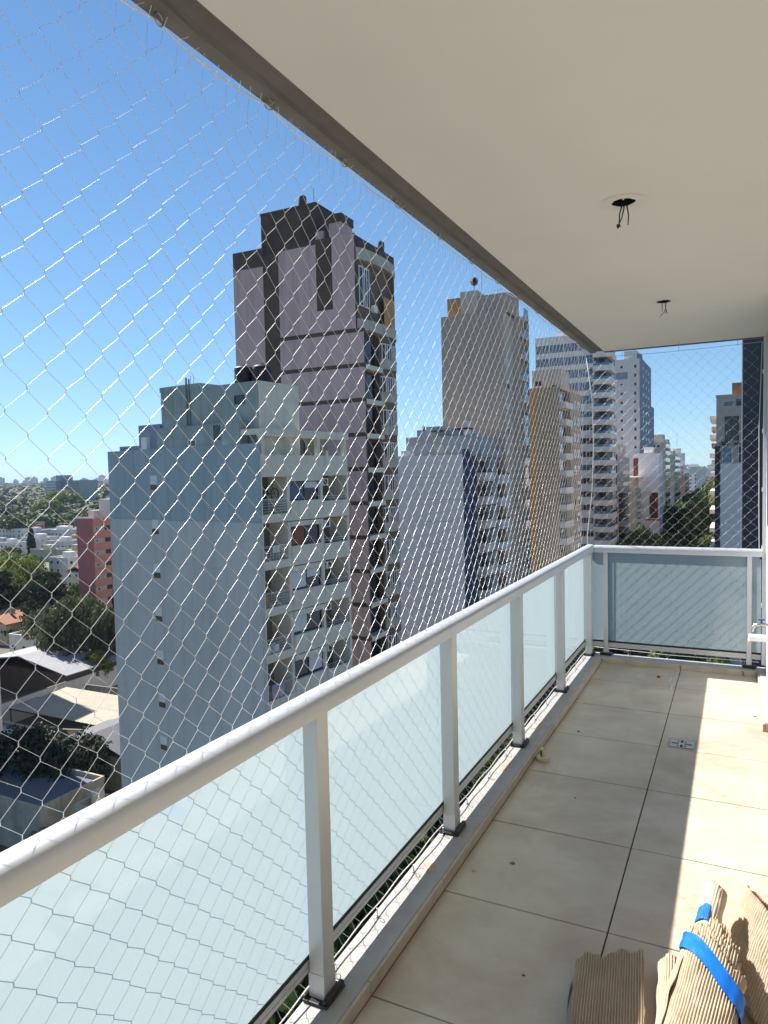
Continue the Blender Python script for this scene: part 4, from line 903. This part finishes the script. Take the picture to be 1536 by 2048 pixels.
# distant office
B = Bd('office_block', 'blue and white striped office block rising from the distant woods', -800, 640, 0)
B.part('core', [(-18, 0, 0, 30, -36, 1.5)], 'pale_blue_render'); B.part('lift_tower', [(-9, 4, 8, 24, -36, 9)], 'slate_render'); B.part('wing', [(0, 32, 10, 40, -36, 2)], 'pale_blue_render')
for k in range(10): B.part('window_band', [(-18.1, .1, -.3, 0, -34+3.5*k, -32.2+3.5*k)], 'white_paint'); B.part('window_band', [(.1, 32, 9.7, 10, -34+3.5*k, -32.6+3.5*k)], 'slate_render')
house(-342, 262, 16, 12, 6, 'white_wall', 'grey_roof', 'white flat roofed house beside the cypress', gable=False)
house(-365, 300, 26, 14, 7, 'white_wall', 'grey_roof', 'long white two storey building behind the cypress', gable=False)
house(-315, 262, 12, 10, 6, 'salmon_render', 'grey_roof', 'small brick coloured house near the white buildings', gable=False)
house(-380, 252, 22, 14, 5, 'white_wall', 'grey_roof', 'wide low white building left of the cypress', gable=False)
house(-458, 340, 26, 14, 6, 'brick_orange', 'red_tile_roof', 'long brick building with brown roof by the round trees')
house(-236, 196, 12, 10, 6, 'white_wall', 'red_tile_roof', 'white house with red tiled roof left of the pink flats')
house(-218, 178, 10, 9, 9, 'white_wall', 'grey_roof', 'white terraced house with roof room beside the pink flats', gable=False)
house(-246, 206, 13, 11, 8, 'old_wall', 'grey_roof', 'grey rendered house behind the red tiled one', gable=False)
house(-200, 170, 9, 8, 6, 'cream_render', 'red_tile_roof', 'cream cottage with red roof at the foot of the pink flats')
house(-398, 352, 20, 14, 8, 'grey_render', 'sheet_pale_roof', 'grey hall with pale roof behind the pink flats', gable=False)
house(-650, 545, 30, 20, 8, 'white_wall', 'grey_roof', 'white hall standing in the woods past the office block', gable=False)
house(-640, 470, 24, 16, 8, 'white_wall', 'red_tile_roof', 'white villa with red roof in the distant woods')
house(-770, 672, 30, 20, 9, 'white_wall', 'grey_roof', 'distant white block on the right of the striped office', gable=False)
house(-150, 105, 14, 10, 5, 'old_wall', 'red_tile_roof', 'low house with orange tiled roof under the cedars')
house(-128, 100, 14, 8, 4, 'white_wall', 'sheet_pale_roof', 'flat white shed under the cedars', gable=False)
for k, (x, y, w_, d, h, mt, lb) in enumerate((
        (-427, 310, 18, 12, 6, 'white_wall', 'white walled house behind the long brick building'), (-383, 291, 14, 10, 7, 'grey_render', 'pale grey two storey house between the round trees'),
        (-382, 312, 16, 12, 6, 'cream_render', 'cream flat roofed house near the long white building'), (-352, 247, 15, 9, 5, 'pale_blue_render', 'bluish low house by the street of white houses'),
        (-298, 243, 14, 10, 7, 'white_wall', 'white house with terrace right of the cypress'), (-460, 345, 20, 12, 7, 'old_wall', 'weathered grey house at the edge of the woods'),
        (-360, 310, 12, 10, 8, 'white_render', 'tall narrow white house behind the pink flats'), (-430, 360, 18, 12, 6, 'stone_band', 'stone coloured house at the edge of the woods'),
        (-288, 225, 13, 10, 5, 'old_wall', 'old low house below the cypress'), (-330, 236, 12, 9, 6, 'white_wall', 'white house left of the cypress foot'))):
    house(x, y, w_, d, h, mt, 'grey_roof', lb, gable=False)
# sheds and carports
B = house(-102, 82, 24, 13, 4.6, 'dark_render', 'sheet_blue_roof', 'long shed with blue grey sheet roof beside the white yard wall', cat='shed')  # dark walls stand in for the shade under an open shed roof
B = house(-80, 57, 17, 7, 3.2, 'old_wall', 'sheet_pale_roof', 'low shed with white sheet roof in front of the yard', cat='shed', gable=False)
B = house(-64, 60, 14, 9, 4.2, 'old_wall', 'dark_sheet_roof', 'dark ribbed roof shed beside the blue apartment block', cat='shed')
B = house(-62, 46, 17, 8, 4.6, 'old_wall', 'dark_sheet_roof', 'old beige workshop with flat dark roof', cat='workshop', gable=False)
B = house(-55, 46.8, 3, 3, 5.3, 'old_wall', 'grey_roof', 'small beige stair house carrying a water tank', cat='stair house', gable=False)
t = thing('water_tank', 'cream plastic water tank on the small beige stair house', 'water tank', (-56.3, 48.2, G+5.36)); cylobj('tank', (0, 0, 0), .62, 0, 1.75, 'tank_cream', t, ridges=True); MB().lathe([(.18, 0), (.18, .1)], (0, 0, 1.82), 12).obj('lid', 'tank_cream', t)
for k, (y0, y1, mt, lb) in enumerate(((69.5, 74.6, 'sheet_cream_roof', 'ribbed cream carport roof on steel posts, the one nearer the sheds'), (75.2, 80.2, 'sheet_cream_roof', 'ribbed cream carport roof along the back yard wall'))):
    t = thing('carport', lb, 'carport', (-88, (y0+y1)/2, G)); m = MB(); n = 60
    for i in range(n+1):
        x = -12 + 24*i/n; z = 3.0 + (.06 if i % 2 else 0)
        m.v += [(x, -(y1-y0)/2, z), (x, (y1-y0)/2, z+.25)]
    m.f = [(2*i, 2*i+2, 2*i+3, 2*i+1) for i in range(n)]; m.obj('roof_sheet', mt, t)
    for x in (-11.5, -4, 4, 11.5): MB().box(x-.06, x+.06, -2.4, -2.28, 0, 3.0).obj('post', 'frame_dark', t)
    MB().box(-12, 12, -2.5, -2.4, 2.8, 2.98).obj('beam', 'frame_dark', t)
def wall(x0, y0, x1, y1, h, mt, label):
    L = math.hypot(x1-x0, y1-y0); t = thing('yard_wall', label, 'wall', (x0, y0, G), math.atan2(y1-y0, x1-x0)); MB().box(0, L, -.12, .12, 0, h).obj('wall', mt, t); MB().box(-.05, L+.05, -.17, .17, h, h+.08).obj('coping', 'raw_concrete', t)
wall(-101, 69, -102, 95, 3.6, 'white_wall', 'white yard wall beside the carports')
wall(-100, 84, -70, 86, 2.6, 'old_wall', 'dark back wall behind the carports')
wall(-84, 66.5, -66, 72, 3.0, 'old_wall', 'old rendered wall in front of the carports')
B = house(-86, 33, 18, 26, 40, 'grey_render', 'grey_roof', 'unseen grey block of flats added to shade the workshop', gable=False, cat='building', name='apartment_block')  # out of frame, added to cast shade on the workshop and its trees
B = house(-121, 58, 20, 25, 41, 'grey_render', 'grey_roof', 'unseen tall grey block of flats added to shade the carports', gable=False, cat='building', name='apartment_block')  # out of frame, placed and raised to cast shade on the carports
# parked car
def car(x, y, rz, label):
    t = thing('parked_car', label, 'car', (x, y, G+.03), rz)
    prof = [(-2.1, .35), (-2.15, .75), (-1.95, .92), (-1.3, 1.0), (-.75, 1.42), (.7, 1.45), (1.35, 1.02), (2.0, .88), (2.15, .6), (2.1, .35)]
    MB().prof(prof, -.82, .82).obj('body', 'car_paint', t, bevel=.06); 
    MB().prof([(-1.15, 1.02), (-.68, 1.36), (.62, 1.38), (1.15, 1.04)], -.835, .835).obj('side_window', 'pane_dark', t)
    for sx in (-1.35, 1.35):
        for sy in (-.72, .72):
            o = MB().lathe([(.2, -.1), (.33, -.1), (.33, .1), (.2, .1)], k=16).obj('wheel', 'rubber', t, loc=(sx, sy, .33)); o.rotation_euler = (R(90), 0, 0)
    for sy in (-.6, .6): MB().box(2.06, 2.16, sy-.15, sy+.15, .62, .78).obj('headlight', 'white_paint', t)
car(-84, 72, R(80), 'dark car parked under the cream carport'); 

# ------------------------------------------------------------------ things on the cream balconies
def facade_pt(xp, yp, z):                               # local position on the blue block -> world
    t = R(-8); return (-26.73 + xp*math.cos(t) - yp*math.sin(t), 35.99 + xp*math.sin(t) + yp*math.cos(t), z)
bi = thing('bicycle', 'dark bicycle hung upright on the top cream balcony', 'bicycle', facade_pt(-.5, 2.05, -.0), R(82))
def torus(r, rr, k=28): 
    m = MB(); m.tube([(r*math.cos(6.2832*i/k), 0, r*math.sin(6.2832*i/k)) for i in range(k+1)], rr, 6); return m
for dx, dz in ((0, .45), (-1.0, .55)): torus(.36, .03).obj('wheel', 'rubber', bi, loc=(dx, 0, dz))
MB().tube([(0, 0, .45), (-.28, 0, .98), (-.75, 0, .95), (-.55, 0, .45), (0, 0, .45)], .025, 6).tube([(-1.0, 0, .55), (-.75, 0, .95), (-.72, 0, 1.1)], .025, 6).obj('frame', 'tank_black', bi)
MB().box(-.42, -.2, -.06, .06, 1.02, 1.07).obj('saddle', 'tank_black', bi); MB().tube([(-.72, -.25, 1.1), (-.72, .25, 1.1)], .018, 6).obj('handlebar', 'tank_black', bi)
def boxthing(name, label, cat, xp, yp, z, sx, sy, sz, mt):
    t = thing(name, label, cat, facade_pt(xp, yp, z), R(-8)); MB().prof([(-sx/2*.85, 0), (-sx/2, sz), (-sx/2*.9, sz), (-sx/2*.8, .05), (sx/2*.8, .05), (sx/2*.9, sz), (sx/2, sz), (sx/2*.85, 0)], -sy/2, sy/2).obj('shell', mt, t); MB().box(-sx/2*.8, sx/2*.8, -sy/2, -sy/2+.03, .03, sz*.9).box(-sx/2*.8, sx/2*.8, sy/2-.03, sy/2, .03, sz*.9).obj('side_panel', mt, t)
boxthing('storage_basket', 'orange wicker basket on the third cream balcony', 'basket', -.5, .75, -6.79, .5, .55, .8, 'wicker')
boxthing('planter', 'white planter on the fourth cream balcony by the corner', 'planter', -.35, .75, -9.78, .35, .4, .5, 'white_plastic'); boxthing('planter', 'white planter on the fourth cream balcony by the pier', 'planter', -.35, 1.5, -9.78, .35, .4, .5, 'white_plastic')
t = thing('laundry', 'pale laundry draped on the railing of the fifth cream balcony', 'laundry', facade_pt(0, 1.2, -12.0), R(-8)); m = MB(); n = 14
for i in range(n+1):
    y = -.5+1.1*i/n; x = .04+.03*math.sin(i*1.9); m.v += [(x-.07, y, -.55-.1*math.sin(i)), (x-.05, y, .2), (x+.01, y, .22), (x+.02, y, -.7-.08*math.sin(i*1.3))]
for i in range(n):
    for j in range(3): q = 4*i+j; m.f.append((q, q+4, q+5, q+1))
m.obj('cloth', 'laundry', t, smooth=True)
def chair(xp, yp, z, rz, label):
    t = thing('garden_chair', label, 'chair', facade_pt(xp, yp, z), rz)
    for sx in (-.2, .2):
        for sy in (-.2, .2): MB().box(sx-.02, sx+.02, sy-.02, sy+.02, 0, .43).obj('leg', 'white_plastic', t)
    MB().box(-.24, .24, -.24, .24, .43, .47).obj('seat', 'white_plastic', t); MB().prof([(-.24, .47), (-.20, .47), (-.27, .9), (-.31, .9)], -.24, .24).obj('backrest', 'white_plastic', t)
chair(-.6, .8, -3.79, .4, 'white plastic chair on the second cream balcony by the corner'); chair(-.6, 2.0, -3.79, 2.6, 'white plastic chair on the second cream balcony by the pier')

# ------------------------------------------------------------------ trees
def crown(kind, seed, n_cl, per, leaf, mt):
    rg = random.Random(seed); m = MB()
    for c in range(n_cl):
        if kind == 'broad':
            a = rg.uniform(0, 6.283); u = rg.uniform(-.5, 1); rr = math.sqrt(max(0, 1-u*u))*rg.uniform(.55, 1.02); ctr = Vector((rr*math.cos(a), rr*math.sin(a), .62+.42*u*rg.uniform(.7, 1.05))); cr = rg.uniform(.13, .24); fl = .75
        elif kind == 'cedar':
            lay = rg.randrange(7); z = .25+.11*lay; R_ = (1.0-.11*lay)*rg.uniform(.3, 1); a = rg.uniform(0, 6.283); ctr = Vector((R_*math.cos(a), R_*math.sin(a), z - .05*R_)); cr = rg.uniform(.14, .24); fl = .22
        elif kind == 'cypress':
            z = rg.uniform(.06, 1); R_ = .16*math.sin(min(1, z*3)*1.57)*(1-z*.85)*rg.uniform(.6, 1); a = rg.uniform(0, 6.283); ctr = Vector((R_*math.cos(a), R_*math.sin(a), z)); cr = .06; fl = 1.6
        for q in range(per):
            d = Vector((rg.gauss(0, 1), rg.gauss(0, 1), rg.gauss(0, 1))).normalized()*cr*rg.uniform(.35, 1.0)**.5; d.z *= fl; p = ctr+d
            nn = (d.normalized() + Vector((rg.uniform(-.8, .8), rg.uniform(-.8, .8), rg.uniform(-.3, .9)))).normalized(); u = nn.orthogonal().normalized(); v = nn.cross(u); an = rg.uniform(0, 6.28); u, v = u*math.cos(an)+v*math.sin(an), v*math.cos(an)-u*math.sin(an)
            l = leaf*rg.uniform(.6, 1.3); k = len(m.v); m.v += [tuple(p-u*l), tuple(p-v*l*.55), tuple(p+u*l), tuple(p+v*l*.55)]; m.f.append((k, k+1, k+2, k+3))
    me = bpy.data.meshes.new('crown'); me.from_pydata(m.v, [], m.f); me.materials.append(MATS[mt]); return me
def trunk(kind, seed):
    rg = random.Random(seed); m = MB()
    if kind == 'cypress': return m.tube([(0, 0, 0), (0, 0, .5)], .02, 6, r1=.008).mesh('trunk', 'bark')
    top = .5 if kind == 'broad' else .9
    m.tube([(0, 0, 0), (.01, .01, top*.5), (.0, .02, top)], .045, 8, r1=.02)
    for i in range(7):
        a = i*2.4+rg.random(); z = top*(.55+.06*i); l = .55; m.tube([(0, .01, z), (l*.5*math.cos(a), l*.5*math.sin(a), z+.12), (l*math.cos(a), l*math.sin(a), z+(.3 if kind == 'broad' else .06))], .018, 5, r1=.006)
    return m.mesh('trunk', 'bark')
PROTO = {}
def tree(kind, var, mt, x, y, wid, ht, name, label, group=None, n=(70, 46, .055), zb=G):
    key = (kind, var, mt, n)
    if key not in PROTO: PROTO[key] = (crown(kind, var*7+3, n[0], n[1], n[2], mt), trunk(kind, var))
    t = thing(name, label, 'tree', (x, y, zb), rnd.uniform(0, 6.28), group); s_ = (wid, wid, ht)
    for nm, me in (('crown', PROTO[key][0]), ('trunk', PROTO[key][1])):
        o = link(nm, me, t); o.scale = s_
    return t
NB = (110, 60, .045)
tree('broad', 1, 'leaf_bright', -203, 146, 8.5, 13.5, 'plane_tree', 'large sunlit yellow green tree left of the pink flats', n=NB)
tree('broad', 2, 'leaf_bright', -214, 140, 7, 12, 'plane_tree', 'second yellow green tree behind the cedars', n=NB)
tree('cedar', 1, 'leaf_cedar', -166, 112, 11, 16, 'cedar_tree', 'broad dark cedar with layered branches above the tiled house', n=NB)
tree('cedar', 2, 'leaf_cedar', -146, 113, 10, 15, 'cedar_tree', 'dark layered cedar in front of the pink flats', n=NB)
tree('cedar', 3, 'leaf_cedar', -158, 122, 9, 15, 'cedar_tree', 'greyish cedar between its two darker neighbours', n=NB)
for k, (x, y, w_, h, mt) in enumerate(((-226, 158, 7, 12, 'leaf_bright'), (-232, 172, 6, 10, 'leaf_street'), (-190, 133, 6.5, 11, 'leaf_bright'), (-178, 124, 6, 10, 'leaf_street'), (-250, 172, 7, 7.5, 'leaf_street'), (-268, 188, 6, 6.5, 'leaf_olive'), (-285, 200, 6, 6.5, 'leaf_street'), (-152, 128, 5, 10, 'leaf_street'), (-135, 104, 5, 9, 'leaf_olive'), (-128, 108, 5, 11, 'leaf_street'))):
    tree('broad', 2+k % 3, mt, x, y, w_, h, 'garden_tree', {'leaf_olive': 'grey green garden tree between the cedars and the low houses', 'leaf_street': 'dark green garden tree between the cedars and the low houses', 'leaf_bright': 'yellow green garden tree between the cedars and the low houses'}[mt], {'leaf_olive': 'grey green garden trees', 'leaf_street': 'dark green garden trees', 'leaf_bright': 'yellow green garden trees'}[mt], NB)
tree('cypress', 1, 'leaf_cedar', -122, 112, 9, 17, 'cypress_tree', 'dark tall cypress against the blue apartment wall', n=(160, 26, .03))
tree('cypress', 2, 'leaf_cedar', -312, 234, 16, 14, 'cypress_tree', 'pointed dark cypress among the white houses', n=(160, 26, .03))
tree('broad', 3, 'leaf_olive', -113, 93, 6.4, 14, 'olive_tree', 'big grey green tree standing behind the carports', n=NB)
tree('broad', 4, 'leaf_olive', -106, 97, 4.6, 12, 'olive_tree', 'smaller grey green tree against the blue apartment wall', n=NB)
tree('broad', 5, 'leaf_bright', -104, 90, 3.0, 6, 'young_tree', 'light green young tree at the end of the white yard wall', n=NB)
for k, (x, y, w_, h) in enumerate(((-84, 52, 5, 9), (-76, 54, 5.5, 9), (-70, 56, 5, 8.5), (-78, 47, 5, 8))): tree('broad', 6+k % 2, 'leaf_cedar', x, y, w_, h*.85, 'garden_tree', 'bushy tree between workshop and sheds, shade put into its dark leaves', 'trees between the workshop and the sheds', NB)  # dark cedar leaf colour paints the shade on these broad trees
tree('broad', 8, 'leaf_bright', -58, 43.5, 2.2, 4.5, 'young_tree', 'small bright green tree beside the beige workshop', n=NB)
for k, (x, y, w_, h, mt) in enumerate(((-470, 322, 13, 15, 'leaf_olive'), (-440, 318, 13, 14, 'leaf_street'), (-560, 440, 15, 18, 'leaf_bright'), (-450, 378, 12, 13, 'leaf_street'), (-405, 338, 9, 10, 'leaf_street'), (-690, 560, 22, 24, 'leaf_bright'), (-560, 390, 16, 20, 'leaf_olive'), (-420, 390, 14, 14, 'leaf_bright'), (-500, 460, 16, 15, 'leaf_bright'), (-312, 222, 5, 6, 'leaf_street'), (-275, 228, 6, 7, 'leaf_olive'), (-258, 212, 5, 7, 'leaf_street'))):
    tree('broad', 9+k % 3, mt, x, y, w_, h, 'round_tree', {'leaf_olive': 'round grey green tree among the distant houses', 'leaf_street': 'round dark green tree among the distant houses', 'leaf_bright': 'round yellow green tree among the distant houses'}[mt], {'leaf_olive': 'grey green trees among the distant houses', 'leaf_street': 'dark green trees among the distant houses', 'leaf_bright': 'yellow green trees among the distant houses'}[mt], (80, 40, .07))
rg = random.Random(17)
for k in range(46):
    y = 22+8.6*(k//2)*1.0; x = -22.5 if k % 2 else -6.0
    y += rg.uniform(-1.5, 1.5)
    if y > 120: sc_ = 1.25
    else: sc_ = 1.0
    tree('broad', 12+k % 4, 'leaf_street', x+rg.uniform(-.8, .8), y, rg.uniform(4.6, 6.0)*sc_, rg.uniform(9.5, 12.5)*sc_*(1.25 if y > 160 else 1), 'street_tree', 'green street tree in the row along the %s pavement' % ('left' if k % 2 else 'right'), 'street trees of the %s pavement' % ('left' if k % 2 else 'right'), NB)
for k in range(40):
    y = 225+16*(k//2)+rg.uniform(-3, 3); x = rg.uniform(-22, -15) if k % 2 else rg.uniform(-11, -4)
    tree('broad', 16+k % 3, 'leaf_bright' if k % 2 == 0 else 'leaf_street', x, y, rg.uniform(6.5, 8.5), rg.uniform(22, 28) if k % 2 == 0 else rg.uniform(16, 22), 'avenue_tree', 'tall tree on the far avenue, sunlight put into its yellow green leaves' if k % 2 == 0 else 'tall dark green tree on the far avenue', 'yellow green trees of the far avenue' if k % 2 == 0 else 'dark green trees of the far avenue', (90, 44, .06))  # bright leaf colour paints sunlight on the right hand row

# far woods, one mass to the horizon
def blob_field(name, spots, mt, seed):
    rg = random.Random(seed); m = MB()
    for x, y, r in spots:
        h = r*rg.uniform(.7, 1.1); d = math.hypot(x, y); n = 46 if d < 1300 else 22; lf = r*(.24 if d < 1300 else .42)
        for q in range(n):
            a = rg.uniform(0, 6.283); u = rg.uniform(-.35, 1); k = math.sqrt(1-u*u)*rg.uniform(.7, 1.05)*(1+.25*math.sin(3*a+x)); p = Vector((x+r*k*math.cos(a), y+r*k*math.sin(a), G+h*.55+h*u*.75))
            nn = Vector((k*math.cos(a)+rg.uniform(-.5, .5), k*math.sin(a)+rg.uniform(-.5, .5), u+rg.uniform(-.2, .6))).normalized(); e = nn.orthogonal().normalized(); f = nn.cross(e); an = rg.uniform(0, 6.28); e, f = e*math.cos(an)+f*math.sin(an), f*math.cos(an)-e*math.sin(an); l = lf*rg.uniform(.7, 1.3)
            b = len(m.v); m.v += [tuple(p-e*l), tuple(p-f*l*.7), tuple(p+e*l), tuple(p+f*l*.7)]; m.f.append((b, b+1, b+2, b+3))
    me = bpy.data.meshes.new(name); me.from_pydata(m.v, [], m.f); me.materials.append(MATS[mt]); return link(name, me, None, kind='stuff', label='wooded suburbs reaching to the horizon', category='trees')
spots = []
rg = random.Random(23)
for k in range(5200):
    d = 600*(5200/600)**(rg.random()**.8); az = R(rg.uniform(40, 60))
    spots.append((-d*math.sin(az), d*math.cos(az), rg.uniform(5, 9)*(1+d/2600)))
for k in range(900):
    d = 650*(5)**rg.random(); az = R(rg.uniform(-3, 12)); spots.append((-d*math.sin(az), d*math.cos(az), rg.uniform(6, 10)*(1+d/3000)))
blob_field('distant_woods', spots, 'leaf_far', 2)
for k in range(60):
    az = R(rg.uniform(41.5, 56.5)); d = rg.uniform(3600, 5200); h = rg.uniform(30, 62); w_ = rg.uniform(18, 50); x, y = -d*math.sin(az), d*math.cos(az)
    t = thing('far_building', 'tiny hazy tower block on the far skyline', 'building', (x, y, G), az, 'towers on the far skyline'); MB().box(-w_/2, w_/2, 0, 25, 0, h).obj('wall', 'grey_render', t); MB().box(-w_/4, w_/5, 4, 18, h, h+5).obj('roof_block', 'grey_render', t)
for k in range(14):
    az = R(rg.uniform(1.5, 4.6)); d = rg.uniform(900, 2600); h = rg.uniform(30, 44); w_ = rg.uniform(14, 30); x, y = -d*math.sin(az), d*math.cos(az)
    t = thing('far_building', 'hazy pale block beyond the end of the street', 'building', (x, y, G), 0, 'blocks beyond the street end'); MB().box(-w_/2, w_/2, 0, 25, 0, h).obj('wall', 'white_paint', t); MB().box(-w_/4, w_/5, 4, 18, h, h+3).obj('roof_block', 'grey_render', t)

# ------------------------------------------------------------------ haze
hz = MB().box(-7100, 4100, -1600, 8100, G-1.0, 48.0)
me = hz.mesh('haze', 'white_paint'); me.materials.clear()
hm_ = bpy.data.materials.new('haze_air'); hm_.use_nodes = True; t = hm_.node_tree; t.nodes.remove(t.nodes['Principled BSDF'])
pv = t.nodes.new('ShaderNodeVolumePrincipled'); pv.inputs['Color'].default_value = (0.62, 0.78, 1.0, 1); pv.inputs['Density'].default_value = 0.00007; pv.inputs['Anisotropy'].default_value = 0.0
t.links.new(pv.outputs[0], t.nodes['Material Output'].inputs['Volume']); me.materials.append(hm_)
link('haze', me, None, kind='stuff', label='thin bluish air between the balcony and the horizon', category='haze')
